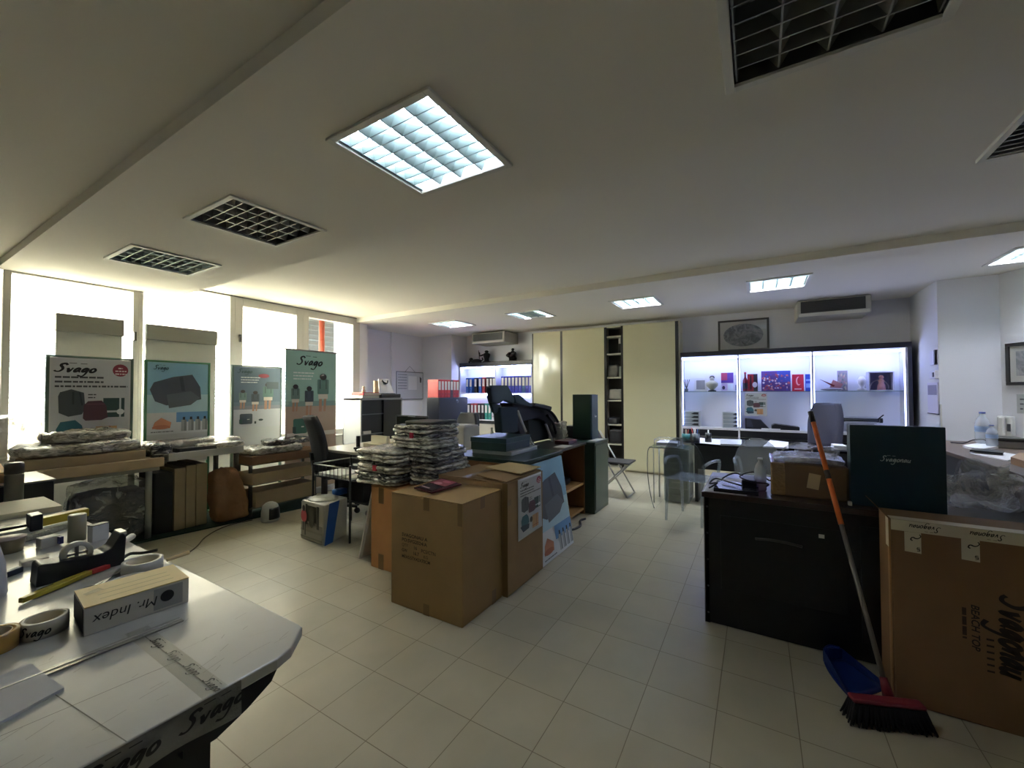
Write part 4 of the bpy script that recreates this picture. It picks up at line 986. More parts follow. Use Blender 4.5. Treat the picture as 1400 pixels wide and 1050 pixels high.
mb(M('#7c7ca0', .5)).box(7.49, c+.012, ZS+.012, 7.499, a-.012, ZS+.25).build('backing', t)
yf = (a+c)/2; q = mb(M('#c08a90', .5)); q.lathe([(0, 0), (.045, 0), (.04, .06), (.025, .1), (.035, .13), (.012, .15), (0, .15)], (7.40, yf-.01, ZS+.013), 14); q.sph((7.40, yf-.01, ZS+.185), .028); q.build('figure', t)
q = mb(M('#b9b4c8', .5)); q.tube([(7.46, yf+.0+.1*math.cos(k*PI/10), ZS+.03+.12*math.sin(k*PI/10)) for k in range(11)], .008, 6); q.build('arch', t)
q = mb(M('#dcdce8', .5)); q.lathe([(0, 0), (.04, 0), (.05, .03), (.02, .05), (.045, .1), (.05, .15), (.02, .2), (0, .2)], (7.37, a+.07, ZS), 14); tag(q.build('white_ornament'), 'white turned ornament left of the open display box', 'ornament')
# lower shelf
def drawer_box(label, u0, u1):
    a, c = ypx(u0, 7.30), ypx(u1, 7.30); t = T('drawer_box', label, 'drawer box', (7.36, (a+c)/2, ZL), 0, 'grey desktop drawer boxes in the display cabinet')
    mb(M('#c9ccd2', .45)).box(7.30, c, ZL, 7.52, a, ZL+.255).build('case', t, bevel=.004)
    for k in range(4):
        z = ZL+.012+.06*k; d = mb(M('#8f979c', .45)).box(7.293, c+.012, z, 7.3, a-.012, z+.054).build('drawer', t, bevel=.002)
        f = plane((7.293, a, z), (0, -1, 0), (0, 0, 1)); q = mb(M('#1a1b20', .4)); w_ = a-c; q.poly([f(w_*.55, .02), f(w_*.72, .012), f(w_*.93, .012), f(w_*.93, .045), f(w_*.72, .045)]); q.build('grip', d)
drawer_box('four-drawer desktop box at the left end of the lower display shelf', 931, 956)
drawer_box('four-drawer desktop box against the first upright of the display cabinet', 987, 1012.5)
t = T('bag_leaflet', 'bag advertising leaflet hanging on the display cabinet back, under the glass shelf', 'poster', (7.28, 0, 1.1))
a, c = ypx(1017.5, 7.27), ypx(1048.5, 7.27); mb(M('#d2d0da', .5)).box(7.27, c, 1.03, 7.274, a, 1.385).build('sheet', t)
q = mb(); bags_poster(q, plane((7.27, a, 1.03), (0, -1, 0), (0, 0, 1)), a-c, .355); q.build('print', t)
t = T('plastic_tray', 'slanted black plastic tray set lying in the middle display bay', 'tray', (7.35, .05, ZL))
a, c = ypx(1018, 7.30), ypx(1052, 7.30); q = mb(M('#1f2027', .35)); q.prism([(7.29, a, ZL), (7.29, c, ZL), (7.29, c+.12, ZL+.14), (7.29, a, ZL+.16)], (.2, 0, 0)); q.build('tray', t)
q = mb(M('#3a3c4a', .3)); q.prism([(7.288, a-.02, ZL+.03), (7.288, a-.11, ZL+.02), (7.288, a-.08, ZL+.14), (7.288, a-.02, ZL+.14)], (.004, 0, 0)); q.build('face', t)
flat('paper_stack', 'white papers in front of the slanted black tray on the display shelf', 'papers', 7.262, ypx(1066, 7.28), ZL, 7.285, ypx(1040, 7.28), ZL+.018, M('#e6e6ee', .6))
q = mb(M('#17171c', .4)); a, c = ypx(1054, 7.35), ypx(1092, 7.35); q.prism([(7.30, a, ZL), (7.30, c, ZL), (7.30, c, ZL+.05), (7.30, a-.04, ZL+.085), (7.30, a, ZL+.06)], (.2, 0, 0)); tag(q.build('black_case', bevel=.006), 'long low black case lying behind the desk chair on the display shelf', 'case')
t = binder('black binder with long white label leaning beside the third bay upright', 7.30, ypx(1124, 7.30)+0, ZL, .07, .22, .30, '#20222a', 'y', None)
for i, u in enumerate((1133, 1137)):
    yy = ypx(u, 7.32); q = mb(M(['#6a3040', '#5a5666'][i], .5)); q.prism([(7.32, yy, ZL), (7.32, yy-.014, ZL), (7.32, yy-.014+.03, ZL+.33-.1*i), (7.32, yy+.03, ZL+.33-.1*i)], (.15, 0, 0)); tag(q.build('thin_book', bevel=.002), ['tall dark red book leaning beside the black binder', 'shorter grey book leaning beside the tall red one'][i], 'book')
t = T('typewriter', 'old grey typewriter with long carriage on the lower display shelf', 'typewriter', (7.38, -1.28, ZL))
a, c = ypx(1158, 7.33), ypx(1196, 7.33); yc = (a+c)/2
q = mb(M('#b4b6c2', .4)); q.prism([(7.27, a, ZL), (7.5, a, ZL), (7.5, a, ZL+.11), (7.40, a, ZL+.13), (7.27, a, ZL+.05)], (0, c-a, 0)); q.build('body', t, bevel=.008)
q = mb(M('#2a2b30', .4)); q.cyl((7.42, a+.05, ZL+.17), (7.42, c-.05, ZL+.17), .028, 14); q.build('platen', t)
q = mb(M('#c2c4d0', .35)); q.box(7.36, a+.02, ZL+.132, 7.48, c-.02, ZL+.15); q.cyl((7.38, a+.03, ZL+.215), (7.38, c-.03, ZL+.215), .006, 8); q.build('carriage', t)
q = mb(M('#1c1d22', .4))
for yy in (a+.075, c-.075): q.cyl((7.42, yy-.015, ZL+.17), (7.42, yy+.015, ZL+.17), .035, 14)
q.tube([(7.40, a+.04, ZL+.19), (7.36, a+.06, ZL+.24)], .008, 6); q.tube([(7.40, c-.04, ZL+.19), (7.36, c-.09, ZL+.25)], .008, 6); q.build('knobs', t)
q = mb(M('#33343c', .5))
for r in range(3):
    for k in range(9): q.lathe([(0, .0), (.009, 0), (.009, .008), (0, .01)], (7.285+.024*r, a-.03+(c-a+.06)*k/8, ZL+.062+.014*r), 8)
q.build('keys', t)

# --- framed oval picture
t = T('framed_picture', 'framed oval engraving above the left bay of the display cabinet', 'picture', (7.53, .18, 2.08))
y0, y1, z0, z1 = -.175, .54, 2.06, 2.565
q = mb(M('#4c4a45', .35, .3)); 
for bx in ((y0, z0, y1, z0+.03), (y0, z1-.03, y1, z1), (y0, z0+.03, y0+.03, z1-.03), (y1-.03, z0+.03, y1, z1-.03)): q.box(7.518, bx[0], bx[1], XB-.001, bx[2], bx[3])
q.build('frame', t, bevel=.003)
mb(M('#b4b2ae', .6)).box(7.53, y0+.03, z0+.03, XB-.002, y1-.03, z1-.03).build('mat_board', t)
f = plane((7.53, y1, z0), (0, -1, 0), (0, 0, 1)); W, H = y1-y0, z1-z0
q = mb(ramp_mat('engraving', [(.3, '#3c3e42'), (.45, '#5d6068'), (.55, '#7a7c80'), (.7, '#8f8f8e')], 14, .5, 0, 0, 1)); q.poly([f(a, b_, 1) for a, b_ in ell(W/2, H/2, W*.39, H*.36, 36)]); q.build('engraving', t)
mb(clear('picture_glass', rough=.01)).box(7.5235, y0+.03, z0+.03, 7.5265, y1-.03, z1-.03).build('glass', t)

# --- things hanging on the pier
def hang(name, label, cat, u0, u1, v0, v1, m, d=.03, y=-1.8):
    a = P(u0, (v0+v1)/2, y=y+d); c = P(u1, (v0+v1)/2, y=y+d); z1 = P((u0+u1)/2, v0, y=y+d).z; z0 = P((u0+u1)/2, v1, y=y+d).z
    t = T(name, label, cat, ((a.x+c.x)/2, y+d/2, z0)); mb(m).box(min(a.x, c.x), y+.0005, z0, max(a.x, c.x), y+d, z1).build('body', t, bevel=.004); return t, min(a.x, c.x), max(a.x, c.x), z0, z1
t, xa, xb, za, zb = hang('notepad', 'small white notepad with dark spine on the pier, topmost of three', 'notepad', 1271, 1278, 479, 499, M('#d6d4e2', .6))
mb(M('#2c2a34', .5)).box(xa, -1.79, za, xa+.03, -1.768, zb).build('spine', t)
t, xa, xb, za, zb = hang('thermostat', 'round-cornered white thermostat with dark dial on the pier', 'thermostat', 1270, 1278, 507, 518, M('#d8d6e0', .5), .035)
mb(M('#3a3844', .4)).box(xa+.02, -1.766, za+.02, xa+.07, -1.760, zb-.02).build('dial', t, bevel=.01)
t, xa, xb, za, zb = hang('wall_calendar', 'tall wall calendar with photo on the pier, lowest of three', 'calendar', 1268, 1282, 523, 566, M('#d4d0e4', .6), .012)
mb(M('#8a86a0', .6)).box(xa+.03, -1.789, (za+zb)/2+.04, xb-.03, -1.785, zb-.03).build('photo', t)
mb(M('#2c2a34', .5)).box(xa, -1.80, za, xb, -1.784, za+.01).build('edge', t)
# picture, note and phone on the canted right wall
RA = Vector((6.57, -2.29, 0)); RD = (Vector((5.8, -2.70, 0))-RA).normalized(); RN = Vector((-RD.y, RD.x, 0)); RN = RN if RN.y > 0 else -RN
RZ = math.atan2(-RD.y, -RD.x)
def onright(u, v):
    d = _F + _R*((u-700)/FPX) + _U*((525-v)/FPX); tt = (RA-_C).dot(RN)/d.dot(RN); return _C+d*tt
def rwall(name, label, cat, u, v): 
    p = onright(u, v); return T(name, label, cat, (p.x, p.y, p.z), RZ), p
zt = onright(1378, 470).z; z0 = onright(1380, 527).z; h = zt-z0
t, p = rwall('framed_picture', 'black framed picture on the right wall, cut by the photo edge', 'picture', 1379, 527); W = .50
q = mb(M('#1e1c1b', .4)); q.box(-W, .001, 0, 0, .03, .035); q.box(-W, .001, h-.035, 0, .03, h); q.box(-W, .001, .035, -W+.035, .03, h-.035); q.box(-.035, .001, .035, 0, .03, h-.035); q.build('frame', t, local=True, bevel=.003)
mb(M('#b4b3ae', .6)).box(-W+.035, .001, .035, -.035, .016, h-.035).build('mat_board', t, local=True)
mb(ramp_mat('engraving2', [(.3, '#55575a'), (.5, '#808386'), (.7, '#a8a8a6')], 12, .5, 0, 0, 1)).box(-W+.09, .012, .10, -.09, .019, h-.09).build('print', t, local=True)
t, p = rwall('pinned_note', 'grey printed note pinned below the framed picture on the right wall', 'note', 1391, 565)
mb(M('#a9acac', .6)).box(-.22, .001, 0, 0, .004, .2).build('sheet', t, local=True); q = mb('#5a5c5e'); f = plane((0, .004, 0), (-1, 0, 0), (0, 0, 1))
for k in range(3): blur_text(q, f, .03, .04+.05*k, .17, .016, 60+k, 1)
q.build('print', t, local=True)
t, p = rwall('wall_phone', 'white wall telephone above the router on the right wall', 'telephone', 1379, 583)
mb(M('#c9cac6', .4)).box(-.07, .001, -.11, .07, .045, .11).build('base', t, local=True, bevel=.01); mb(M('#dad9d4', .4)).box(-.02, .0451, -.10, .03, .08, .10).build('handset', t, local=True, bevel=.012); mb(M('#33353a', .4)).box(-.06, .0452, -.05, -.03, .05, .03).build('keypad', t, local=True)
q = mb(M('#c9c9c4', .5)).tube(smooth([(.02, .02, -.11), (.05, .05, -.16), (0, .05, -.2), (.03, .05, -.15), (-.01, .03, -.112)], 4), .006, 6); q.build('cord', t, local=True)
# ================================================================ BOXES IN THE MIDDLE
KR = M('#94784c', .75, var=.05, vs=6, bump=.05, bs=160); KRT = M('#755a32', .3, var=.05); KR2 = M('#8f744f', .75, var=.06, vs=7); ORG = M('#b07f4c', .75, var=.06, vs=8); INK = M('#2f200f', .7)
def bigbox(label, x0, y0, x1, y1, h, m, flaps=True, tape_x=True, group=None):
    t = T('cardboard_box', label, 'box', ((x0+x1)/2, (y0+y1)/2, 0), 0, group)
    mb(m).box(x0, y0, 0, x1, y1, h-.006).build('body', t, bevel=.006)
    q = mb(m); ym = (y0+y1)/2
    q.prism([(x0, y0, h-.005), (x0, ym-.002, h-.002), (x0, ym-.002, h+.002), (x0, y0, h)], (x1-x0, 0, 0)); q.build('flap', t)
    q = mb(m); q.prism([(x0, ym+.002, h-.002), (x0, y1, h-.005), (x0, y1, h), (x0, ym+.002, h+.003)], (x1-x0, 0, 0)); q.build('flap', t)
    return t
b1 = bigbox('large cardboard box with black shipping print, nearest of the group', 1.955, 1.52, 2.395, 2.12, .735, KR)
f = plane((1.955, 2.12, 0), (0, -1, 0), (0, 0, 1)); tp = f
q = mb(INK)
for k, s in enumerate(('SVAGONAU A', 'PO:SVG2024/A')): text(q, f, s, .10, .462-.033*k, .022, 1, sx=1.15, bold=.02)
text(q, f, 'QTY', .10, .396, .02, 1); text(q, f, '16', .205, .392, .022, 1, bold=.01); text(q, f, 'PCS/CTN', .27, .385, .022, 1, bold=.01)
text(q, f, 'GW', .10, .362, .02, 1, bold=.02); text(q, f, '16.7', .20, .357, .022, 1, bold=.015); text(q, f, 'KG', .29, .352, .02, 1)
text(q, f, 'MEAS:57X42X70CM', .10, .322, .021, 1, bold=.012); q.build('print', b1)
for pp in ([f(.29, .735, 1), f(.29, .655, 1), f(.34, .655, 1), f(.34, .735, 1)], [f(.34, 0, 1), f(.34, .07, 1), f(.29, .07, 1), f(.29, 0, 1)], [f(.565, .6, 1), f(.60, .6, 1), f(.60, .735, 1), f(.565, .735, 1)],
           [(1.956, 1.795, .7385), (2.394, 1.795, .7385), (2.394, 1.845, .7385), (1.956, 1.845, .7385)], [(2.14, 1.5188, .66), (2.19, 1.5188, .66), (2.19, 1.5188, .735), (2.14, 1.5188, .735)], [(2.27, 1.5188, 0), (2.32, 1.5188, 0), (2.32, 1.5188, .09), (2.27, 1.5188, .09)]):
    q = mb(KRT); q.poly(pp); q.build('tape', b1)
b2 = bigbox('orange cardboard box under the bundles of plastic packs', 2.275, 2.14, 2.84, 2.70, .655, ORG)
f = plane((2.275, 2.70, 0), (0, -1, 0), (0, 0, 1)); q = mb(KRT)
for a in (.09,): q.poly([f(a, 0, 1), f(a+.06, 0, 1), f(a+.06, .12, 1), f(a, .12, 1)]); q.poly([f(a, .52, 1), f(a+.06, .52, 1), f(a+.06, .65, 1), f(a, .65, 1)])
q.build('tape', b2)
b3 = bigbox('tall cardboard box with a bag leaflet taped on its side', 2.405, 1.48, 2.945, 2.10, .775, KR2)
q = mb(KR2); q.prism([(2.41, 1.49, .779), (2.93, 1.49, .779), (2.90, 1.74, .80), (2.44, 1.76, .795)], (0, 0, .006)); q.build('flap', b3)
q = mb(M('#c4ae80', .7)); q.prism([(2.62, 1.50, .80), (2.95, 1.50, .80), (2.95, 1.80, .81), (2.66, 1.84, .81)], (0, 0, .006)); q.build('flap', b3)
q = mb(KRT); q.prism([(2.4035, 1.4785, .0), (2.4035, 1.52, 0), (2.4035, 1.52, .775), (2.4035, 1.4785, .775)], (.001, 0, 0)); q.build('tape', b3); q = mb(KRT); q.poly([(2.405, 1.4785, .62), (2.455, 1.4785, .62), (2.455, 1.4785, .66), (2.405, 1.4785, .66)]); q.build('tape', b3); q = mb(KRT); q.poly([(2.42, 1.84, .7785), (2.93, 1.84, .7785), (2.93, 1.89, .7785), (2.42, 1.89, .7785)]); q.build('tape', b3)
t = T('leaflet_poster', 'white bag poster with red badge taped on the side of the tall cardboard box', 'poster', (2.72, 1.475, .34))
q = mb(M('#cfd1d2', .5)); q.grid(lambda u, v: (2.54+.365*u, 1.4755-.006*(1-v)**2*(.5+u)*.8, .338+.437*v+.012*u*(1-v)), 6, 8); q.build('sheet', t, thick=.0012)
q = mb(); bags_poster(q, plane((2.542, 1.470, .345), (1, 0, 0), (0, 0, 1), .0008), .36, .425, .8); q.build('print', t)
t = T('magazine', 'dark red glossy magazine lying on the nearest cardboard box', 'magazine', (2.2, 1.95, .739))
pts = [P(u, v, z=.745) for u, v in ((566, 668), (590, 675), (631, 663), (604, 655))]
q = mb(M('#4a1f2c', .25)); q.prism(pts, (0, 0, .008)); q.build('cover', t)
c = sum((p for p in pts), Vector())/4; f = plane(pts[0]+Vector((0, 0, .008)), pts[1]-pts[0], (pts[3]-pts[0])); L1, L2 = (pts[1]-pts[0]).length, (pts[3]-pts[0]).length
q = mb(); N_ = f.N.z > 0
items = [('#8a3a4c', rect(.05*L1, .5*L2, .95*L1, .95*L2)), ('#c48a94', ell(.4*L1, .6*L2, .2*L1, .1*L2)), ('#1f1420', rect(.1*L1, .08*L2, .9*L1, .45*L2)), ('#b86a78', ell(.6*L1, .8*L2, .2*L1, .08*L2)), ('#d8b8bc', rect(.15*L1, .15*L2, .6*L1, .2*L2))]
if not N_: f = plane(pts[0]+Vector((0, 0, .008)), pts[1]-pts[0], (pts[3]-pts[0]), -.0012)
art(q, f, items); q.build('print', t)
# flat packs in plastic: two stacks and a third on top
def pack(label, x, y, z, sx, sy, h, seed, rz, m, strap=False):
    t = T('wrapped_pack', label, 'pack', (x, y, z), 0, 'plastic-wrapped flat packs piled behind the boxes')
    q = mb(m); q.crumple((x, y, z+h/2), (sx, sy, h), seed, .013, (16, 16, 4), 10, rz=rz); q.build('wrapping', t)
    if strap: mb(M('#b3263c', .4)).obb((x-sx/2-.004, y-.02, z+h*.5), (.014, .035, h*1.3)).build('strap', t)
    return t
z = .662; hs_ = .031; wd = ['lowest', 'second lowest', 'third', 'fourth', 'fifth', 'sixth', 'seventh', 'eighth', 'topmost']; rnd = random.Random(12)
for k in range(9):
    pack('silvery plastic-wrapped flat pack, %s of the left stack' % wd[k] if k != 4 else 'silvery flat pack with a red strap in the middle of the left stack', 2.46+rnd.uniform(-.018, .018), 2.66-.004*k+rnd.uniform(-.02, .02), z+k*hs_, .40, .50, hs_+.004, 70+k, rnd.uniform(-.1, .1), PACKD if k in (1, 2, 5) else PACK, strap=(k == 4))
for k in range(9):
    pack('dark plastic-wrapped flat pack, %s of the right-hand stack' % wd[k], 2.60+rnd.uniform(-.015, .015), 2.24+.004*k+rnd.uniform(-.012, .012), z+k*hs_+.012, .44, .30, hs_+.004, 80+k, rnd.uniform(-.1, .1), PACK if k % 3 == 1 else PACKD)
z2 = z+9*hs_+.014
for k in range(6):
    pack('plastic-wrapped flat pack on the upper pile, %s of six' % ['lowest', 'second', 'third', 'fourth', 'fifth', 'topmost and blackest'][k], 2.60+rnd.uniform(-.015, .015), 2.40+rnd.uniform(-.015, .015), z2+k*.03, .40, .44, .034, 90+k, rnd.uniform(-.08, .08), [PACK, PACK, PACK, PACKD, PACK, PACKD][k], strap=(k == 3))
q = mb(BLACK).crumple((2.68, 2.42, z2+.197), (.34, .34, .024), 96, .008, (12, 12, 3), 8); tag(q.build('black_pouch'), 'flat black pouch on the very top of the upper pile', 'pouch')
# leaning foam board
t = T('foam_board', 'white foam board leaning against the orange box', 'board', (2.6, 2.82, 0))
q = mb(M('#c9c7c2', .6)); q.prism([(2.32, 2.90, 0), (2.32, 2.913, .0), (2.36, 2.735, .80), (2.36, 2.722, .80)], (.62, 0, 0)); q.build('sheet', t)
q = mb(M('#b9b8b3', .6)); q.prism([(2.345, 2.895, .02), (2.93, 2.895, .02), (2.95, 2.73, .72), (2.38, 2.73, .72)], (0, -.002, 0)); q.build('lining', t)

# ---------------------------------------------------------------- low cabinets behind
GC = M('#22352f', .35); WOOD = M('#7a5230', .5, var=.12, vs=4); WD2 = M('#4a2f1f', .45, var=.1, vs=5); LW = M('#a9814f', .5, var=.08)
t = T('low_cabinet', 'low dark green topped cabinet behind the leaning backpack poster', 'cabinet', (3.35, 2.05, 0))
mb(GC).box(2.97, 1.68, .0, 3.72, 2.46, .795).build('body', t, bevel=.003); mb(M('#274039', .28)).box(2.955, 1.655, .80, 3.735, 2.48, .83).build('top', t, bevel=.004); mb(WOOD).box(2.955, 1.68, .58, 2.969, 2.46, .795).build('side_panel', t)
t = T('backpack_poster', 'blue poster board of a grey backpack leaning against the green-topped cabinet', 'poster', (3.27, 1.56, 0))
q = mb(M('#d5d9de', .5)); q.prism([(2.955, 1.492, .002), (3.585, 1.492, .002), (3.665, 1.648, .79), (2.955, 1.648, .79)], (0, -.006, .001)); q.build('board', t)
O = Vector((2.955, 1.486, .003)); B = Vector((0, .156, .788)); f0 = plane(O, (1, 0, 0), B); W, H = .63, B.length
def f(a, b, k=1): return f0(a*(1+.127*b/H), b, k)
q = mb(); sky_poster(q, f, W, H); q.build('print', t)
# white box and big flat green box
flat('white_box', 'flat white box under the dark green presentation box', 'box', 3.16, 1.90, .8305, 3.66, 2.34, .866, M('#c9ccd0', .5), .004)
t = T('presentation_box', 'flat dark green presentation box lying on the white box', 'box', (3.36, 2.12, .867))
GB = M('#1f3438', .35, var=.04); mb(GB).box(3.13, 1.94, .867, 3.58, 2.33, .94).build('base', t, bevel=.004); mb(M('#27414a', .3)).box(3.126, 1.936, .94, 3.584, 2.334, .985).build('lid', t, bevel=.004)
# folded beach chair
Yc = 2.12
def C2(u, v, y=Yc): return P(u, v, y=y)
t = T('beach_chair', 'folded dark backpack beach chair standing on the low cabinets', 'beach chair', (3.8, 2.25, .83))
NV = M('#465862', .7, bump=.1, bs=200); NV2 = M('#1e3440', .7, bump=.1, bs=200); BK = M('#0b0c0e', .6, bump=.15, bs=60); TUBE = M('#c9ccca', .35, .2)
def panel(name, m, pts, y, d, bev=.012):
    q = mb(m); pp = [C2(u, v, y) for u, v in pts]
    for p_ in pp: p_.z = max(p_.z, .832)
    q.prism(pp, (0, d, 0)); return q.build(name, t, bevel=bev)
panel('headrest', NV, [(671, 530), (675, 527), (694, 527), (705, 546), (702, 552), (690, 547), (683, 552), (673, 550)], 2.06, .05, .008)
panel('headrest_flap', NV, [(703, 540), (710, 539), (720, 548), (729, 553), (727, 556), (716, 554), (706, 551)], 2.05, .05, .006)
panel('back_panel', M('#2c4a40', .6), [(668, 541), (674, 550), (686, 554), (684, 560), (678, 566), (675, 563)], 2.11, .03, .006)
panel('side_pouch', NV2, [(684, 557), (708, 556), (709, 590), (704, 592), (687, 592)], 2.09, .09, .012)
panel('seat_fabric', BK, [(700, 551), (722, 553), (742, 556), (752, 562), (760, 570), (766, 583), (770, 600), (765, 612), (758, 610), (752, 592), (744, 576), (735, 572), (716, 576), (722, 602), (714, 604), (707, 578)], 2.15, .16, .012)
panel('webbing', M('#101113', .7), [(722, 572), (742, 576), (748, 592), (751, 601), (732, 604), (724, 596)], 2.2, .1, .008)
panel('armrest', BK, [(733, 551), (745, 553), (755, 556), (754, 561), (741, 558), (730, 555)], 2.06, .08, .008)
q = mb(TUBE); q.tube([C2(u, v, 2.10) for u, v in ((708, 562), (713, 576), (719, 590))], .014, 8); q.build('strut', t)
q = mb(TUBE); q.tube(smooth([C2(u, v, 2.08) for u, v in ((746, 580), (751, 592), (755, 604), (754, 606), (735, 610), (730, 609), (726, 604), (724, 598))], 4), .013, 8); q.build('frame_tube', t)
q = mb(TUBE); q.tube(smooth([C2(u, v, 2.07) for u, v in ((684, 550), (690, 545), (698, 543), (701, 546))], 3), .006, 6); q.build('frame_tube', t)
for pts in (((743, 556), (756, 566), (764, 580), (768, 594)), ((748, 568), (756, 578), (760, 592), (764, 604))):
    q = mb(BK); q.tube(smooth([C2(u, v, 2.08) for u, v in pts], 4), .016, 8); q.build('strap', t)
flat('white_bottle', 'white slim bottle standing behind the beach chair pouch', 'bottle', 3.55, 2.50, 0, 3.56, 2.51, .01, M('#ddd', .5)) if False else None
q = mb(M('#d2d0c4', .4)); p = P(681, 592, z=.83); q.lathe([(0, 0), (.03, 0), (.032, .02), (.03, .13), (.012, .16), (.012, .2), (0, .2)], (3.62, 2.42, .8305), 14); tag(q.build('white_bottle'), 'slim white bottle behind the side pouch of the beach chair', 'bottle')

# open bookcase and green end cabinet
t = T('open_bookcase', 'low wooden bookcase with open shelves beside the green end cabinet', 'bookcase', (4.15, 1.95, 0))
x0, x1, y0, y1 = 3.78, 4.53, 1.73, 2.2
z1, z2 = P(790, 664, y=y0).z, P(792, 704, y=y0).z
mb(M('#2c2521', .35)).box(x0-.01, y0-.02, .795, x1, y1, .82).build('top', t, bevel=.003)
for a in (x0, x1-.03): mb(WOOD).box(a, y0, .0, a+.03, y1, .794).build('side_panel', t)
mb(WD2).box(x0+.031, y1-.02, .0, x1-.031, y1, .794).build('back_panel', t)
for z in (z1, max(z2, .07)): mb(LW).box(x0+.031, y0+.004, z-.025, x1-.031, y1-.021, z).build('shelf', t, bevel=.002)
q = mb(M('#141313', .4)); q.crumple((4.18, 1.98, z1+.035), (.44, .3, .07), 101, .01, (10, 8, 4), 8); tag(q.build('black_folder'), 'black folders lying on the upper shelf of the open bookcase', 'folder')
flat('paper_stack', 'white papers on the upper bookcase shelf', 'papers', 3.9, 1.78, z1+.0005, 4.02, 1.81, z1+.03, M('#d6d6d2', .6))
q = mb(M('#101012', .3)); q.lathe([(0, 0), (.12, 0), (.16, .02), (.17, .06), (.16, .06), (.12, .02), (0, .015)], (4.15, 1.95, max(z2, .07)+.0005), 20); tag(q.build('black_bowl'), 'black glossy bowl on the lower bookcase shelf', 'bowl')
q = mb(BLACK); q.tube(smooth([(3.75, 1.70, .01), (3.9, 1.62, .012), (4.05, 1.60, .01), (4.2, 1.66, .012), (4.3, 1.64, .01)], 4), .012, 8); tag(q.build('cable'), 'black cable lying on the floor along the open bookcase', 'cord')
t = T('end_cabinet', 'dark green narrow cabinet closing the row by the folding chair', 'cabinet', (4.79, 1.85, 0))
mb(M('#2b4038', .35)).box(4.54, 1.615, .0, 5.03, 2.15, .80).build('body', t, bevel=.003); mb(M('#334a42', .28)).box(4.535, 1.605, .80, 5.035, 2.16, .82).build('top', t, bevel=.003); mb(M('#2f463e', .3)).box(4.56, 1.608, .04, 5.01, 1.614, .78).build('door', t)
t = T('presentation_box', 'tall upright dark green presentation box on the end cabinet', 'box', (4.9, 1.86, .8205))
mb(M('#1d332c', .35)).box(4.80, 1.76, .824, 5.02, 1.99, 1.375).build('base', t, bevel=.004); q = mb(M('#2b4354', .35)); q.box(4.80, 1.735, .824, 5.02, 1.7595, 1.372); q.build('front', t, bevel=.003)
f = plane((4.80, 1.735, .824), (1, 0, 0), (0, 0, 1)); q = mb('#cfd4d6'); logo(q, f, .075, .27, .014, 'Svago', .3, bars=False); q.build('print', t)
flat('paper_stack', 'white papers at the foot of the tall green presentation box', 'papers', 4.62, 1.63, .8205, 4.9, 1.73, .826, M('#d0d2d2', .6))
flat('small_box', 'small black box right of the tall green presentation box', 'box', 5.025, 1.85, .8205, 5.033, 1.95, .92, BLACK, .001) if False else None
flat('small_box', 'small black box behind the tall green presentation box', 'box', 4.90, 2.02, .8205, 5.0, 2.12, .97, BLACK, .004)
flat('wooden_box', 'flat dark red wooden box on the bookcase between chair and green box', 'box', 4.20, 1.79, .8205, 4.44, 1.96, .86, M('#4a2024', .4), .006)
flat('paper_sheet', 'white sheet on the bookcase top beside the dark red box', 'papers', 3.95, 1.73, .8205, 4.18, 1.86, .823, M('#d8d8d4', .6))
q = mb(FILMW).crumple((4.62, 2.1, .93), (.28, .14, .22), 105, .03, (10, 8, 8), 8, rnd=.3); tag(q.build('plastic_bag'), 'crumpled white plastic bag left of the tall green presentation box', 'bag')
# folding chair
t = T('folding_chair', 'thin steel folding chair with dark seat beside the green end cabinet', 'chair', (5.6, 1.7, 0))
for x in (5.42, 5.80):
    mb(STEEL).tube([(x, 1.98, .84), (x, 1.49, .012)], .011, 8).build('leg', t); mb(STEEL).tube([(x+.02 if x < 5.6 else x-.02, 1.50, .43), (x+.02 if x < 5.6 else x-.02, 1.93, .012)], .011, 8).build('leg', t)
mb(STEEL).tube([(5.42, 1.485, .012), (5.80, 1.485, .012)], .010, 8).build('foot_rail', t); mb(STEEL).tube([(5.44, 1.935, .012), (5.78, 1.935, .012)], .010, 8).build('foot_rail', t)
mb(M('#2d2d2f', .5)).box(5.43, 1.46, .44, 5.79, 1.86, .462).build('seat', t, bevel=.008); mb(M('#2d2d2f', .5)).obb((5.61, 1.97, .78), (.36, .016, .16), Matrix.Rotation(-.5, 3, 'X')).build('backrest', t, bevel=.006)
# ================================================================ RIGHT SIDE
DW = M('#2a1b18', .3, var=.1, vs=5); BL = M('#0b0b0d', .4)
ZD = .793
t = T('black_desk', 'black desk with dark brown top at the right, behind the broom', 'desk', (3.1, -.7, 0))
mb(DW).box(2.745, -1.75, .762, 3.46, .30, ZD).build('desktop', t, bevel=.003)
mb(BL).box(2.775, -1.73, .004, 2.80, .285, .762).build('front_panel', t, bevel=.002)
mb(BL).box(2.775, .262, 0, 3.44, .288, .762).build('end_panel', t); mb(BL).box(2.81, -1.74, 0, 3.44, -1.715, .762).build('end_panel', t)
mb(M('#8f8d88', .4)).box(2.772, .288, 0, 2.79, .292, .762).build('edge_strip', t)
q = mb(M('#060607', .5)); q.box(2.765, -.78, .10, 2.776, -.45, .70); q.box(2.765, -.40, .22, 2.776, .2, .66); q.build('drawer_fronts', t, bevel=.004)
q = mb(M('#4a4642', .3, .4)); q.tube(smooth([(2.755, .02, .555), (2.742, -.05, .565), (2.742, -.14, .562), (2.755, -.2, .55)], 4), .007, 8); q.build('handle', t)
q = mb(M('#77767a', .3, .7))
for z in (.06, .22, .38, .54, .70): q.lathe([(0, 0), (.006, 0), (.006, .002), (0, .003)], (2.7745, .272, z), 8, 'x', Matrix.Rotation(PI, 3, 'Z'))
q.build('screws', t)
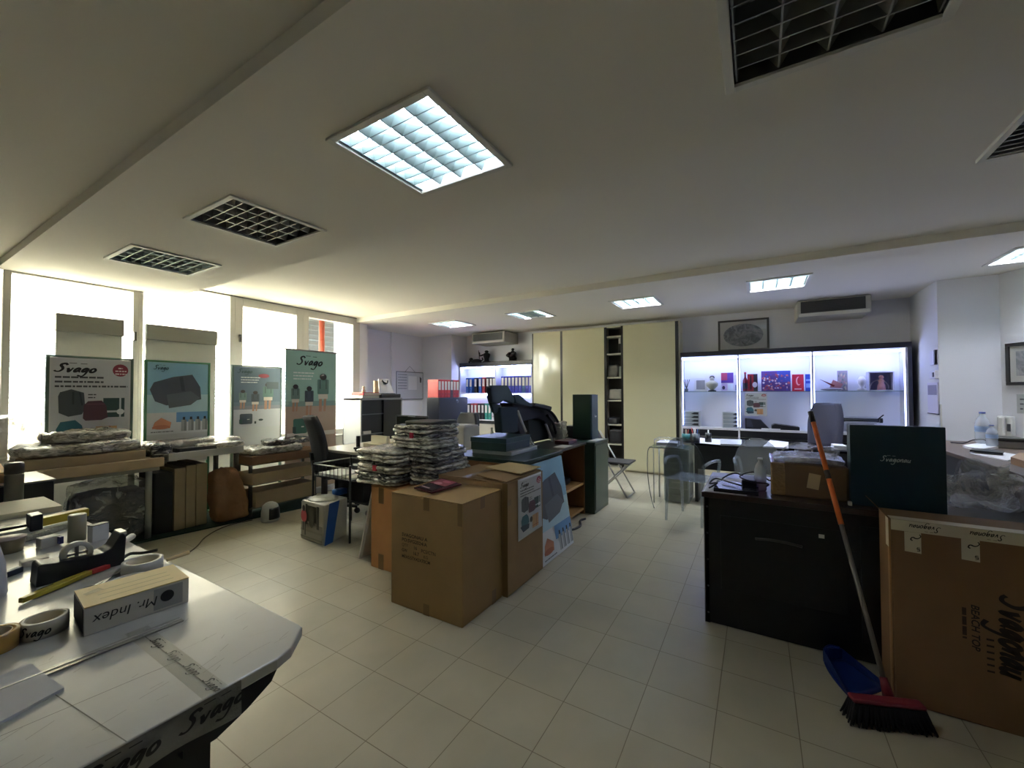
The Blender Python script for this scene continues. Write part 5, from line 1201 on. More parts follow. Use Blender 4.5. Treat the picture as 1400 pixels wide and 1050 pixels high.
flat('price_tag', 'tiny white tag hanging on the black desk front beside the broom handle', 'tag', 2.7625, -.30, .61, 2.7645, -.275, .63, M('#e2e2de', .6), 0)
# white sheet, laptop, adapter and cables
flat('paper_sheet', 'white sheet under the closed laptop at the desk corner', 'papers', 2.76, .06, ZD+.0005, 3.26, .29, ZD+.003, M('#dfe0ea', .6), 0)
t = T('laptop', 'closed dark laptop buried under cables on the black desk', 'laptop', (2.93, .12, ZD+.003))
mb(M('#15161a', .3)).box(2.77, .0, ZD+.0035, 3.02, .235, ZD+.018).build('base', t, bevel=.003); mb(M('#22242a', .25)).box(2.77, .0, ZD+.0185, 3.02, .235, ZD+.026).build('lid', t, bevel=.003)
flat('power_adapter', 'black power adapter block lying on the closed laptop', 'adapter', 2.90, .01, ZD+.0265, 3.08, .09, ZD+.065, BLACK, .008)
for k, pts in enumerate((((3.05, .16, .0), (3.02, .24, .03), (2.93, .27, .012), (2.86, .22, .035), (2.80, .26, .012), (2.765, .24, .03)), ((3.1, .05, .03), (3.06, .13, .07), (2.97, .2, .04), (2.9, .14, .035), (2.84, .08, .034)), ((2.98, -.03, .012), (2.9, -.05, .05), (2.86, .03, .06), (2.93, .1, .075), (3.05, .02, .09), (3.12, -.06, .03)))):
    q = mb(BLACK); q.tube(smooth([(x, y, ZD+.006+zz) for x, y, zz in pts], 6), .005, 6); tag(q.build('cable'), ['black cable looping over the left corner of the black desk', 'black cable running across the closed laptop', 'black cable coiled by the pinkish bottle'][k], 'cable')
# bottle
def bottle(label, x, y, z, r, h, liq=None, cap='#2a3a8a', lab=True):
    t = T('water_bottle', label, 'bottle', (x, y, z))
    pr = [(0, .002), (r*.9, .002), (r, .012), (r*.96, h*.3), (r, h*.36), (r*.97, h*.5), (r, h*.62), (r*.75, h*.78), (r*.36, h*.88), (r*.36, h*.95)]
    mb(clear('pet_%s' % ('a' if liq else 'b'), '#f6f8fa', .36, .03, '#d6dce6')).lathe(pr, (x, y, z), 20).build('body', t)
    mb(M(cap, .4)).cyl((x, y, z+h*.95), (x, y, z+h), r*.42, 14).build('cap', t)
    if liq: mb(clear('liquid', liq, .4, .05, liq)).lathe([(0, .004), (r*.88, .004), (r*.93, .02), (r*.93, h*.3), (0, h*.3)], (x, y, z), 18).build('liquid', t)
    if lab: mb(M('#8fa6c8', .4)).lathe([(r*1.01, h*.37), (r*1.01, h*.55)], (x, y, z), 18).build('label_band', t)
    return t
bottle('clear plastic bottle with pinkish bottom beside the taped parcel', 2.96, -.01, ZD, .034, .20, '#c79aa2', '#d8dce2', False)
# taped parcel with plastic on top
t = T('taped_parcel', 'brown parcel wrapped in shiny tape on the black desk', 'parcel', (3.05, -.24, ZD))
mb(M('#70583f', .6, var=.08, vs=10)).box(2.87, -.425, ZD+.0005, 3.27, -.065, ZD+.19).build('body', t, bevel=.012)
q = mb(M('#8f7450', .1, coat=1., bump=1., bs=22)); q.box(2.866, -.135, ZD+.001, 3.274, -.062, ZD+.193); q.build('tape', t, bevel=.008)
mb(M('#c4b08c', .6)).obb((2.8675, -.268, ZD+.10), (.003, .055, .085), Matrix.Rotation(.15, 3, 'X')).build('label_sticker', t)
q = mb(FILMW).crumple((3.05, -.25, ZD+.208), (.36, .34, .03), 121, .012, (14, 14, 3), 9); tag(q.build('plastic_sheet'), 'crumpled white plastic sheet on top of the taped parcel', 'plastic')
q = mb(FILM).crumple((3.12, -.30, ZD+.245), (.22, .2, .05), 122, .02, (10, 10, 4), 9); q.tube(smooth([(3.1, -.12, ZD+.22), (3.1, -.17, ZD+.275), (3.1, -.25, ZD+.29), (3.1, -.33, ZD+.265)], 5), .006, 6); tag(q.build('plastic_bag'), 'clear plastic bag with looped handle on the parcel', 'bag')
# big green box with script logo
t = T('presentation_box', 'big dark green presentation box with silver script standing on the black desk', 'box', (2.88, -.61, ZD))
BG = M('#0d2632', .4, bump=.03, bs=300); mb(BG).box(2.855, -.79, ZD+.0005, 2.95, -.43, 1.217).build('base', t, bevel=.003); mb(M('#0f2c3a', .36, bump=.03, bs=300)).box(2.83, -.795, ZD+.001, 2.8548, -.425, 1.222).build('lid', t, bevel=.003)
f = plane((2.83, -.425, ZD), (0, -1, 0), (0, 0, 1)); q = mb(M('#b9c2c2', .35, .4)); logo(q, f, .125, .245, .0145, 'Svagonau', .22, sx=.95); q.build('print', t)
flat('sticker', 'tiny white paper scrap at the lower left corner of the big green box', 'tag', 2.8, -.425, ZD+.0005, 2.826, -.41, ZD+.02, M('#e4e2d8', .6), 0)
# plastic bags right of the box
q = mb(film('bag_film2', .34, '#dfe2ea', .1, 10, .9)).crumple((3.12, -.98, ZD+.075), (.24, .3, .15), 131, .05, (14, 14, 8), 7); tag(q.build('plastic_bag'), 'clear plastic bag on the desk right of the big green box', 'bag')
q = mb(film('bag_film', .5, '#d4d8e4', .1, 8)); q.grid(lambda u, v: (3.02+.05*math.sin(3*u)+.06*v, -.86-.18*u-.06*v, ZD+.06+.17*v+.02*math.sin(7*u)), 10, 8); q.grid(lambda u, v: (3.06+.03*math.sin(4*u)+.06*v, -.86-.18*u-.06*v, ZD+.06+.17*v+.02*math.sin(5*u)), 10, 8); tag(q.build('plastic_sleeve'), 'stiff clear plastic sleeve sticking up from the bags', 'sleeve')
q = mb(film('bag_film2', .34, '#dfe2ea', .1, 10, .9)).crumple((3.14, -1.32, ZD+.05), (.30, .34, .10), 132, .03, (14, 14, 6), 8); tag(q.build('plastic_bag'), 'flat clear plastic bag at the right edge of the photo', 'bag')
q = mb(M('#8c2a34', .5)); q.crumple((3.24, -1.33, ZD+.13), (.14, .2, .05), 133, .012, (8, 8, 4), 8); tag(q.build('red_cloth'), 'red cloth on the flat plastic bag at the right photo edge', 'cloth')
q = mb(M('#d9d8d4', .5)); q.crumple((3.20, -1.12, ZD+.125), (.05, .14, .03), 134, .008, (6, 8, 3), 8); tag(q.build('plastic_piece'), 'white curved plastic piece lying on the bags', 'plastic')
# counter along the right wall
t = T('counter_desk', 'dark counter desk with wooden edge along the right wall', 'desk', (4.9, -2.0, 0))
mb(M('#54453c', .4, var=.12, vs=4)).box(3.52, -2.6, .83, 6.30, -1.45, .862).build('worktop', t, bevel=.003); mb(M('#23242c', .45)).box(3.56, -1.50, 0, 6.28, -1.475, .829).build('front_panel', t); mb(M('#23242c', .45)).box(3.56, -2.58, 0, 3.585, -1.505, .829).build('end_panel', t)
ZC = .862
def cz(u, v, z=ZC): return P(u, v, z=z)
for k, (pp, lab, m) in enumerate(((((1316, 612), (1340, 617), (1372, 612), (1350, 606)), 'white paper stack under the water bottles on the counter', '#d0d3d6'), (((1325, 620), (1378, 631), (1398, 624), (1345, 615)), 'loose white sheet at the front of the counter', '#dcdedf'))):
    q = mb(M(m, .6)); q.prism([cz(*p_) for p_ in pp], (0, 0, .02-.012*k)); tag(q.build('paper_stack'), lab, 'papers')
q = mb(M('#1b1c20', .3)); q.prism([cz(u, v, ZC+.021) for u, v in ((1326, 617), (1371, 621), (1373, 618), (1330, 614))], (0, 0, .012)); tag(q.build('tablet'), 'thin black tablet lying across the papers on the counter', 'tablet')
q = mb(M('#9a7a58', .6)); q.prism([cz(u, v) for u, v in ((1382, 634), (1400, 640), (1420, 632), (1395, 627))], (0, 0, .05)); tag(q.build('wooden_box'), 'light wooden box at the right end of the counter', 'box')
p = cz(1344, 609); bottle('large clear water bottle on the counter beside the smaller one', p.x, p.y, ZC+.021, .055, .31)
p = cz(1353, 612); bottle('smaller water bottle with blue label in front of the large one', p.x-.05, p.y, ZC+.021, .04, .2)
p = cz(1376, 612); t = T('router', 'grey-black router box below the wall telephone', 'router', (p.x, p.y, ZC)); mb(M('#9a9a92', .4)).box(p.x-.12, p.y-.1, ZC+.0005, p.x+.12, p.y+.1, ZC+.07).build('body', t, bevel=.01); mb(M('#2b2c28', .4)).box(p.x-.13, p.y-.11, ZC+.071, p.x+.13, p.y+.11, ZC+.10).build('top', t, bevel=.01)
q = mb(M('#17181a', .4)); a = cz(1300, 606); q.tube(smooth([(a.x, a.y, ZC+.01), (a.x-.1, a.y-.06, ZC+.015), (a.x-.2, a.y-.1, ZC+.06), (a.x-.25, a.y-.16, ZC+.07), (a.x-.27, a.y-.18, ZC+.01)], 5), .006, 6); tag(q.build('cable'), 'black cable arching on the far end of the counter', 'cable')

# carton leaning at the desk
t = T('cardboard_box', 'big flat carton with script branding standing against the black desk', 'box', (2.58, -1.0, 0))
y1, y0, h = -.515, -1.62, .82
CK = M('#785a3c', .75, var=.07, vs=5, bump=.06, bs=120)
q = mb(CK); q.prism([(2.50, y1, 0), (2.50, y0, 0), (2.50, y0, h), (2.50, y1, h)], (.22, 0, 0)); q.build('body', t, bevel=.008)
q = mb(CK); q.prism([(2.52, y1+.003, h), (2.70, y1+.003, h), (2.70, y1+.05, h+.055), (2.54, y1+.05, h+.055)], (0, .004, 0)); q.build('flap', t)
q = mb(M('#9a744a', .7)); q.box(2.503, y1+.0005, .01, 2.53, y1+.006, h-.01); q.build('side_seam', t)
f = plane((2.50, y1, 0), (0, -1, 0), (0, 0, 1))
TP = M('#c9c0ac', .35)
q = mb(TP); q.poly([f(.0, h-.048, 1), f(.9, h-.052, 1), f(.9, h+.0, 1), f(.0, h, 1)]); q.poly([(2.4985, y1, h+.001), (2.56, y1, h+.001), (2.56, y1-.9, h+.001), (2.4985, y1-.9, h+.001)][::-1]); q.build('tape', t)
for a0 in (.045, .225): q = mb(TP); q.poly([f(a0, h-.137, 1.2), f(a0+.055, h-.14, 1.2), f(a0+.055, h-.049, 1.2), f(a0, h-.049, 1.2)]); q.build('tape', t)
q = mb(TP); q.poly([(2.503, y1+.008, h-.13), (2.55, y1+.008, h-.13), (2.55, y1+.008, h-.0), (2.503, y1+.008, h-.0)][::-1]); q.build('tape', t)
q = mb(M('#1c1612', .6))
fi = plane((2.50, y1, h-.048), (0, 1, 0), (0, 0, -1))       # the tape runs upside down
def fup(a, b, k=1): return Vector((2.50-.0012*k-.0006, y1-a, h-.014-b))
def finv(a, b, k=1): return fup(-a, b, k)
for k in range(5): logo(q, lambda a, b, kk=1, k0=k: fup(.16+.19*k0-a, b, 2), 0, 0, .0125, 'Svagonau', .2, sx=.95)
for a0 in (.085, .265):
    g2 = lambda a, b, kk=1, a0=a0: Vector((2.50-.003, y1-a0-.002+b, h-.06-a))
    logo(q, g2, 0, -.012, .017, 'S', .2, bars=False); logo(q, g2, .052, -.008, .01, 'nu', .2, bars=False)
q.build('tape_print', t)
q = mb(M('#22160d', .65))
def fr(a, b, k=1): return Vector((2.50-.0012*k, y1-b, a))     # print turned a quarter clockwise
def frd(a0, b0): return lambda a, b, k=1: Vector((2.50-.0014, y1-(b0+b), a0-a))
logo(q, frd(.55, .335), 0, 0, .055, 'Svagonau', .3, sx=.70)
q.build('logo_print', t); q = mb(M('#22160d', .65)); text(q, frd(.50, .25), 'BEACH TOP', 0, 0, .025, 1, shear=.2, bold=.02, sx=1.02)
q.build('print', t)
q = mb(M('#3a2718', .7)); blur_text(q, frd(.48, .222), 0, 0, .13, .013, 5, 1); q.build('small_print', t); q = mb(M('#2c1d10', .7))
for k in range(6): q.poly([frd(.37, .292)(.026*k, 0), frd(.37, .292)(.026*k+.008, 0), frd(.37, .292)(.026*k+.008, .022), frd(.37, .292)(.026*k, .022)])
q.build('small_print', t)

# broom
t = T('broom', 'broom with orange and grey handle and red head leaning on the black desk', 'broom', (2.38, -.46, 0))
A = Vector((2.405, -.468, .10)); Bt = P(1108, 563, x=2.96)
d = Bt-A
def hp(s): return A+d*s
for s0, s1, c, r in ((0.0, .52, '#6f6a66', .0105), (.52, .70, '#c9662e', .0125), (.70, .735, '#4a4440', .013), (.735, .95, '#c9662e', .0125), (.95, 1.0, '#2a2420', .014)):
    mb(M(c, .35)).tube([hp(s0), hp(s1)], r, 12).build('handle', t)
mb(M('#74242c', .4)).tube([hp(-.03), hp(.03)], [.022, .014], 12).build('socket', t)
ha, hb = P(1163, 957, z=.085), P(1262, 968, z=.085); hd = (hb-ha).normalized(); hn = Vector((-hd.y, hd.x, 0))
q = mb(M('#742430', .4)); q.prism([ha-hn*.025, hb-hn*.025, hb+hn*.025, ha+hn*.025], (0, 0, .02)); q.build('head', t, bevel=.008)
q = mb(M('#0e0d0d', .8)); rnd = random.Random(2)
for i in range(34):
    for j in range(5):
        s = i/33; o = (j/4-.5)
        p0 = ha.lerp(hb, .02+.96*s)+hn*o*.04; p1 = ha.lerp(hb, -.07+1.16*s)+hn*(o*.085)+Vector((rnd.uniform(-.006, .006), rnd.uniform(-.006, .006), 0)); p1.z = .001+rnd.uniform(0, .006)
        q.tube([p0, p0.lerp(p1, .5)+Vector((0, 0, -.006)), p1], [.0055, .006, .003], 5)
q.build('bristles', t)
# dustpan
t = T('dustpan', 'blue plastic dustpan on the floor under the broom', 'dustpan', (2.58, -.38, 0))
A_, B_, C_, D_ = Vector((2.66, -.235, 0)), Vector((2.755, -.40, 0)), Vector((2.57, -.50, 0)), Vector((2.395, -.352, 0))
BLU = M('#172f70', .35)
def dp(u, v, z): 
    v = .5+(v-.5)*(1-.5*max(0, 1-u)**3); p_ = (A_.lerp(B_, v)).lerp(D_.lerp(C_, v), u); p_.z = z; return p_
q = mb(BLU); q.grid(lambda u, v: dp(u, v, .004+.004*(1-u)), 8, 6); q.build('tray', t, thick=.004)
q = mb(BLU)
for v in (0, 1): q.prism([dp(0, v, .0), dp(.95, v, .0), dp(.8, v, .03), dp(0, v, .065)], (dp(0, .02, 0)-dp(0, 0, 0))*(1 if v == 0 else -1))
q.prism([dp(0, 0, 0), dp(0, 1, 0), dp(0, 1, .065), dp(0, 0, .065)], dp(.02, 0, 0)-dp(0, 0, 0)); q.build('walls', t)
q = mb(BLU); q.tube(smooth([dp(.02, .15, .066), dp(-.04, .5, .068), dp(.02, .85, .066)], 4), .009, 8); q.build('rear_lip', t)
mb(M('#e8e8e4', .5)).sph(dp(.45, .62, .012), .006, 8, 6).build('speck', t) if False else None

# rear desk, its chair and what is on it
t = T('black_desk', 'black rear desk with glossy top in front of the display cabinet', 'desk', (6.05, -.35, 0))
mb(M('#101116', .08)).box(5.68, -1.42, .72, 6.42, .73, .75).build('desktop', t, bevel=.003); mb(BL).box(5.72, -1.38, .42, 5.74, .70, .72).build('modesty_panel', t); mb(BL).box(5.72, .66, 0, 6.38, .70, .419).build('leg', t); mb(BL).box(5.72, -1.38, 0, 6.38, -1.34, .419).build('leg', t)
ZT = .75
def rd(u, v, z=ZT): return P(u, v, z=z)
def px_box(name, label, cat, u0, u1, v, h, m, d=.12, z=ZT, bev=.004):
    a, c = rd(u0, v, z), rd(u1, v, z); return flat(name, label, cat, a.x, c.y, z+.0005, a.x+d, a.y, z+h, m, bev)
p = rd(950, 602); t = T('pen_pot', 'grey pen pot full of pens on the rear desk', 'pen pot', (6.0, p.y, ZT)); xx, yy = 6.0, P(951, 600, x=6.0).y
mb(M('#4c545c', .5)).lathe([(0, 0), (.045, 0), (.05, .09), (.042, .09), (.04, .01), (0, .01)], (xx, yy, ZT+.0005), 16).build('pot', t)
for k, c in enumerate(('#2a2c30', '#d8d8d4', '#b03a3a', '#2c5aa0', '#e0e0dc')): mb(M(c, .4)).cyl((xx+.01*(k-2), yy+.012*((k*2) % 5-2), ZT+.012), (xx+.02*(k-2), yy+.025*((k*2) % 5-2), ZT+.15+.01*(k % 3)), .0045, 6).build('pen', t)
xx, yy = 6.02, P(938, 600, x=6.02).y; t = T('pen_pot', 'teal pen pot with mixed pens left of the grey one', 'pen pot', (xx, yy, ZT))
mb(M('#2f6f70', .5)).lathe([(0, 0), (.05, 0), (.055, .08), (.047, .08), (.045, .01), (0, .01)], (xx, yy, ZT+.0005), 16).build('pot', t)
for k, c in enumerate(('#a84a3a', '#d8c8a8', '#30343a')): mb(M(c, .4)).cyl((xx, yy+.012*(k-1), ZT+.012), (xx, yy+.03*(k-1), ZT+.14), .005, 6).build('pen', t)
xx, yy = 5.86, P(968.5, 606, x=5.86).y; t = T('black_cup', 'black cup with a white tip standing on the edge of the rear desk', 'cup', (xx, yy, ZT)); mb(BLACK).lathe([(0, 0), (.04, 0), (.036, .12), (.03, .12), (.03, .02), (0, .02)], (xx, yy, ZT+.0005), 16).build('body', t); mb(M('#dcdcd8', .4)).cyl((xx, yy, ZT+.03), (xx+.01, yy, ZT+.16), .008, 8).build('brush', t)
for k, (pp, lab) in enumerate(((((957, 606), (990, 609), (985, 601), (957, 599)), 'bright white sheet on the left of the rear desk'), (((1043, 612), (1078, 614), (1078, 606), (1053, 603)), 'white papers near the desk chair on the rear desk'))):
    q = mb(M('#dfe0e6', .5)); q.prism([rd(*p_) for p_ in pp], (0, 0, .004+.012*k)); tag(q.build('paper_stack'), lab, 'papers')
q = mb(M('#b4bac0', .3)); q.prism([rd(u, v) for u, v in ((985, 609), (1014, 610), (1014, 603), (985, 602))], (0, 0, .02)); tag(q.build('metal_tray'), 'flat grey metal tray beside the bright sheet', 'tray')
q = mb(M('#6d6f78', .15)); q.prism([rd(u, v) for u, v in ((1018, 611), (1040, 611), (1050, 603), (1022, 603))], (0, 0, .006)); tag(q.build('glass_mat'), 'dark glossy desk mat in the middle of the rear desk', 'mat')
px_box('paper_stack', 'white paper stack right of the desk chair on the rear desk', 'papers', 1140, 1156, 615, .05, M('#cfd2da', .5), .2)
office_chair('office_chair', 'tall grey-violet office chair behind the rear desk', 6.66, -.62, PI-.8, .48, (.58, 1.245), .44, M('#3b3c4e', .7), arms=True, lean=.06)

# clear table, drawer tower, clear chairs
CL = clear('acrylic', '#f4f8fa', .24, .03, '#dfe6ec'); CLS = clear('smoked_acrylic', '#d9dee3', .16, .04, '#8d949c')
t = T('drawer_tower', 'translucent plastic drawer tower beside the clear chair', 'drawers', (5.72, .90, 0))
mb(clear('drawer_shell', '#e8eeec', .45, .08, '#ccd1cb')).box(5.52, .74, .01, 5.92, 1.04, .68).build('shell', t, bevel=.008)
for k in range(4):
    d_ = mb(clear('drawer_face', '#d4dcd8', .5, .08, '#a9b0a8')).box(5.505, .755, .03+.162*k, 5.518, 1.025, .18+.162*k).build('drawer', t, bevel=.004)
    mb(M('#7d837c', .4)).box(5.495, .84, .09+.162*k, 5.505, .94, .105+.162*k).build('handle', d_)
    q = mb(M(['#6c7068', '#8d9088', '#a0a29a', '#7a7c76'][k], .7)); q.box(5.56, .78, .035+.162*k, 5.88, 1.0, .11+.162*k); q.build('contents', t)
t = T('glass_shelf_table', 'glass-topped side shelf over the drawer tower holding a wire tray', 'table', (5.6, 1.0, 0))
mb(GLS).box(5.34, .76, .70, 5.78, 1.18, .71).build('top', t); mb(M('#3b4444', .3)).box(5.33, .76, .70, 5.34, 1.18, .71).build('edge', t)
for x, y in ((5.38, 1.14), (5.74, 1.14), (5.94, .70)): pass
q = mb(STEEL); q.cyl((5.74, 1.14, 0), (5.74, 1.14, .70), .01, 8); q.build('leg', t); q = mb(STEEL); q.cyl((5.40, 1.14, 0), (5.40, 1.14, .70), .006, 8); q.build('leg', t)
t = T('letter_tray', 'wire letter tray with papers on the glass side shelf', 'tray', (5.55, .98, .711))
q = mb(M('#c9ced2', .25, .8))
for z in (.715, .80): q.tube([(5.40, .84, z), (5.40, 1.13, z), (5.70, 1.13, z), (5.70, .84, z)], .004, 6, closed=True)
for x, y in ((5.40, .84), (5.40, 1.13), (5.70, 1.13), (5.70, .84)): q.cyl((x, y, .712), (x, y, .80), .004, 6)
q.build('wire_frame', t); 
flat('paper_stack', 'white and blue papers in the wire letter tray', 'papers', 5.42, .86, .72, 5.68, 1.11, .765, M('#c4c9d4', .5))
q = mb(M('#6a6e6a', .5)); q.tube(smooth([(5.38, 1.16, .715), (5.33, 1.195, .66), (5.32, 1.2, .45), (5.30, 1.18, .25), (5.24, 1.14, .1), (5.12, 1.08, .008)], 5), .005, 6); tag(q.build('cable'), 'grey cable hanging from the glass side shelf to the floor', 'cable')
def ghost(label, cx, cy, rz, smoked):
    t = T('clear_chair', label, 'chair', (cx, cy, 0), rz); m = CL
    q = mb(m); q.grid(lambda u, v: (-.21+.43*u, (-.22+.44*v)*(1-.12*(1-u)), .455-.02*math.sin(PI*u)*math.sin(PI*v)), 8, 8); q.build('seat', t, local=True, thick=.012)
    q = mb(CLS if smoked else m); q.grid(lambda u, v: (-.215-.07*v*v-.02*math.sin(PI*u), (u-.5)*.44*math.sqrt(max(.0, 1-(max(0, v-.35)/.66)**2)), .46+.46*v), 14, 14); q.build('backrest', t, local=True, thick=.012)
    for x, y, dx, dy in ((-.2, -.19, -.04, 0), (-.2, .19, -.04, 0), (.2, -.2, .02, 0), (.2, .2, .02, 0)): mb(m).tube([(x, y, .45), (x+dx, y+dy, .0)], [.02, .014], 10).build('leg', t, local=True)
    for s in (-1, 1): q = mb(m); q.tube(smooth([(-.23, s*.2, .62), (-.12, s*.235, .66), (.1, s*.24, .655), (.19, s*.225, .62), (.2, s*.2, .46)], 4), .016, 10); q.build('armrest', t, local=True)
    return t
ghost('clear plastic armchair with smoked round back, nearest the black desk', 4.92, .63, -.25, True)
ghost('second clear plastic armchair half hidden behind the laptop and cables', 5.22, -.02, -.1, False)
# ================================================================ WORK TABLE IN THE FOREGROUND
ZT = .74
t = T('work_table', 'white-wrapped work table with printed tape in the left foreground', 'table', (0, 2.4, 0))
TOPM = ramp_mat('wrapped_top', [(.2, '#aeb0ab'), (.45, '#bfc1bd'), (.6, '#c6c8c4'), (.8, '#b4b6b2')], 2.2, .32, .15, .05, .6)
q = mb(TOPM); out = [(-.8, 1.035), (.585, 1.035), (.63, 1.05), (.70, 1.115), (.703, 1.14), (.70, 3.95), (-.8, 3.95)]
q.prism([(x, y, .712) for x, y in out], (0, 0, .028)); q.build('tabletop', t, bevel=.004)
bk = M('#08080a', .5)
mb(bk).box(-.75, 1.085, 0, .462, 1.11, .70).build('end_panel', t); mb(bk).box(-.75, 3.86, 0, .60, 3.89, .70).build('end_panel', t); mb(bk).box(-.1, 1.111, .2, -.07, 3.859, .70).build('centre_panel', t)
q = mb(bk); q.prism([(.40, 1.06, .70), (.60, 1.06, .70), (.585, 1.06, .675), (.53, 1.06, .645), (.463, 1.06, .62), (.40, 1.06, .62)], (0, .03, 0)); q.prism([(-.74, 1.06, .70), (.40, 1.06, .70), (.40, 1.06, .64), (-.74, 1.06, .64)], (0, .024, 0)); q.build('apron', t)
q = mb(M('#82827c', .15, coat=.8, bump=.5, bs=30)); q.grid(lambda u, v: (-.75+1.25*u, 1.034-.003-.004*math.sin(40*u)*(1-v), .666+.074*v+.004*math.sin(23*u)*(1-v)), 60, 4); q.build('edge_tape', t)
f = plane((-.75, 1.026, .68), (1, 0, 0), (0, 0, 1)); q = mb('#141414')
for k in range(8): logo(q, f, .05+.155*k, .020, .017, 'Svago', .26, sx=1.3)
fh = plane((0, 0, ZT), (1, 0, 0), (0, 1, 0)); q2 = q
fv = lambda a, b, k=1: Vector((.452-b, 1.05+a, ZT+.0016))
for k in range(4): logo(q, lambda a, b, kk=1, k=k: Vector((.448+b*.9, 1.40-.10*k-a, ZT+.0016)), 0, .003, .010, 'Svago', .24, sx=1.2)
q.build('tape_print', t)
q = mb(clear('seam_tape', '#fafaf6', .08, .1, '#d9dad6')); q.poly([(.425, 1.036, ZT+.0006), (.475, 1.036, ZT+.0006), (.478, 1.5, ZT+.0006), (.428, 1.5, ZT+.0006)]); q.build('seam_tape', t)
q = mb('#7a7b74'); q.poly([(.4495, 1.036, ZT+.001), (.4515, 1.036, ZT+.001), (.4535, 1.44, ZT+.001), (.4515, 1.44, ZT+.001)]); q.build('seam', t)
q = mb(M('#8f9089', .5)); rnd = random.Random(9)
for k in range(46):
    x, y, a, L_ = rnd.uniform(.15, .68), rnd.uniform(1.08, 1.52), rnd.uniform(-.5, .9), rnd.uniform(.01, .06); w_ = .0005
    dx, dy = math.cos(a)*L_, math.sin(a)*L_; q.poly([(x, y, ZT+.0005), (x+dx, y+dy, ZT+.0005), (x+dx-w_*2, y+dy+w_*2, ZT+.0005), (x-w_*2, y+w_*2, ZT+.0005)])
q.build('scratches', t)
q = mb('#7d7e78'); q.poly([(.1, 1.27, ZT+.0007), (.46, 1.235, ZT+.0007), (.46, 1.237, ZT+.0007), (.1, 1.272, ZT+.0007)]); q.poly([(.30, 1.036, ZT+.0007), (.302, 1.036, ZT+.0007), (.252, 1.46, ZT+.0007), (.25, 1.46, ZT+.0007)]); q.build('film_creases', t)

def lay(name, label, cat, pts, z0, h, m, bev=.0015, group=None):
    q = mb(m); q.prism([(x, y, z0) for x, y in pts], (0, 0, h)); return tag(q.build(name, bevel=bev), label, cat, group)
lay('paper_sheet', 'white drawing sheet at the left edge of the work table', 'papers', [(-.05, 1.25), (.185, 1.305), (.28, 1.335), (.262, 1.525), (-.1, 1.47)], ZT+.001, .006, M('#c2c5cc', .6), 0)
t = T('ruler', 'long aluminium ruler lying across the work table', 'ruler', (.2, 1.455, ZT))
q = mb(M('#a3a39b', .3, .4)); q.prism([(-.25, 1.422, ZT+.008), (.54, 1.437, ZT+.0005), (.54, 1.468, ZT+.0005), (-.25, 1.459, ZT+.008)], (0, 0, .003)); q.build('blade', t)
q = mb(M('#d0d0ca', .3, .2)); q.prism([(-.25, 1.438, ZT+.011), (.54, 1.45, ZT+.0035), (.54, 1.455, ZT+.0035), (-.25, 1.444, ZT+.011)], (0, 0, .002)); q.build('ridge', t)
# file box
t = T('file_box', 'yellow-white file box lying upside down beside the ruler', 'file box', (.49, 1.65, ZT), -.10)
W_, D_, H_ = .232, .165, .078; q = mb(M('#c9c8c2', .5)).box(-W_/2, -D_/2, .0005, W_/2, D_/2, H_-.003); q.build('body', t, local=True, bevel=.002)
mb(M('#d8c07e', .5, var=.05)).box(-W_/2, -D_/2, H_-.0028, W_/2, D_/2, H_).build('lid', t, local=True); mb(M('#17171a', .5)).box(-W_/2-.0012, -D_/2+.008, .006, -W_/2-.0002, D_/2-.006, H_-.008).build('end_hole', t, local=True)
q = mb('#202226')
def fx(a, b, k=1): return Vector((W_/2-a, -D_/2-.0012, H_-.006-b))
text(q, fx, 'Mr. Index', .075, .022, .027, 1, shear=.22, sx=.95); q.build('print', t, local=True)
q = mb('#111214'); q.poly([Vector((.062+.0165*math.cos(a*PI/12), -D_/2-.0012, .042+.0165*math.sin(a*PI/12))) for a in range(24)]); q.build('finger_hole', t, local=True)
q = mb('#9a9c9e'); q.poly([(.03, -D_/2-.0008, .008), (.10, -D_/2-.0008, .008), (.10, -D_/2-.0008, .07), (.03, -D_/2-.0008, .07)]); q.build('spine_panel', t, local=True)
q = mb('#a8955c')
for k in range(3): q.poly([(-.08, -.05+.035*k, H_+.0006), (.085, -.05+.035*k, H_+.0006), (.085, -.046+.035*k, H_+.0006), (-.08, -.046+.035*k, H_+.0006)])
q.poly([(-.105, .03, H_+.0007), (-.07, .05, H_+.0007), (-.06, .02, H_+.0007), (-.1, .01, H_+.0007)]); q.build('lid_marks', t, local=True)
# tape dispenser
t = T('tape_dispenser', 'black desktop tape dispenser in the middle of the cluttered table', 'dispenser', (.48, 2.16, ZT))
q = mb(M('#15181d', .4)); prof = [(.372, .0), (.60, .0), (.605, .105), (.598, .118), (.588, .118), (.565, .075), (.54, .062), (.42, .068), (.385, .075), (.376, .07)]
q.prism([(x, 2.115, ZT+.0005+z) for x, z in prof], (0, .085, 0)); q.build('body', t, bevel=.004)
q = mb(M('#a9a9a0', .35)); q.lathe([(.028, -.014), (.042, -.014), (.042, .014), (.028, .014), (.028, -.014)], (.478, 2.158, ZT+.075), 26, 'y'); q.build('tape_roll', t); q = mb(M('#7c7c78', .4)); q.box(.438, 2.15, ZT+.071, .518, 2.166, ZT+.079); q.box(.474, 2.15, ZT+.035, .482, 2.166, ZT+.115); q.build('spokes', t)
mb(M('#b9bab8', .3, .8)).box(.588, 2.125, ZT+.112, .608, 2.19, ZT+.124).build('blade', t)
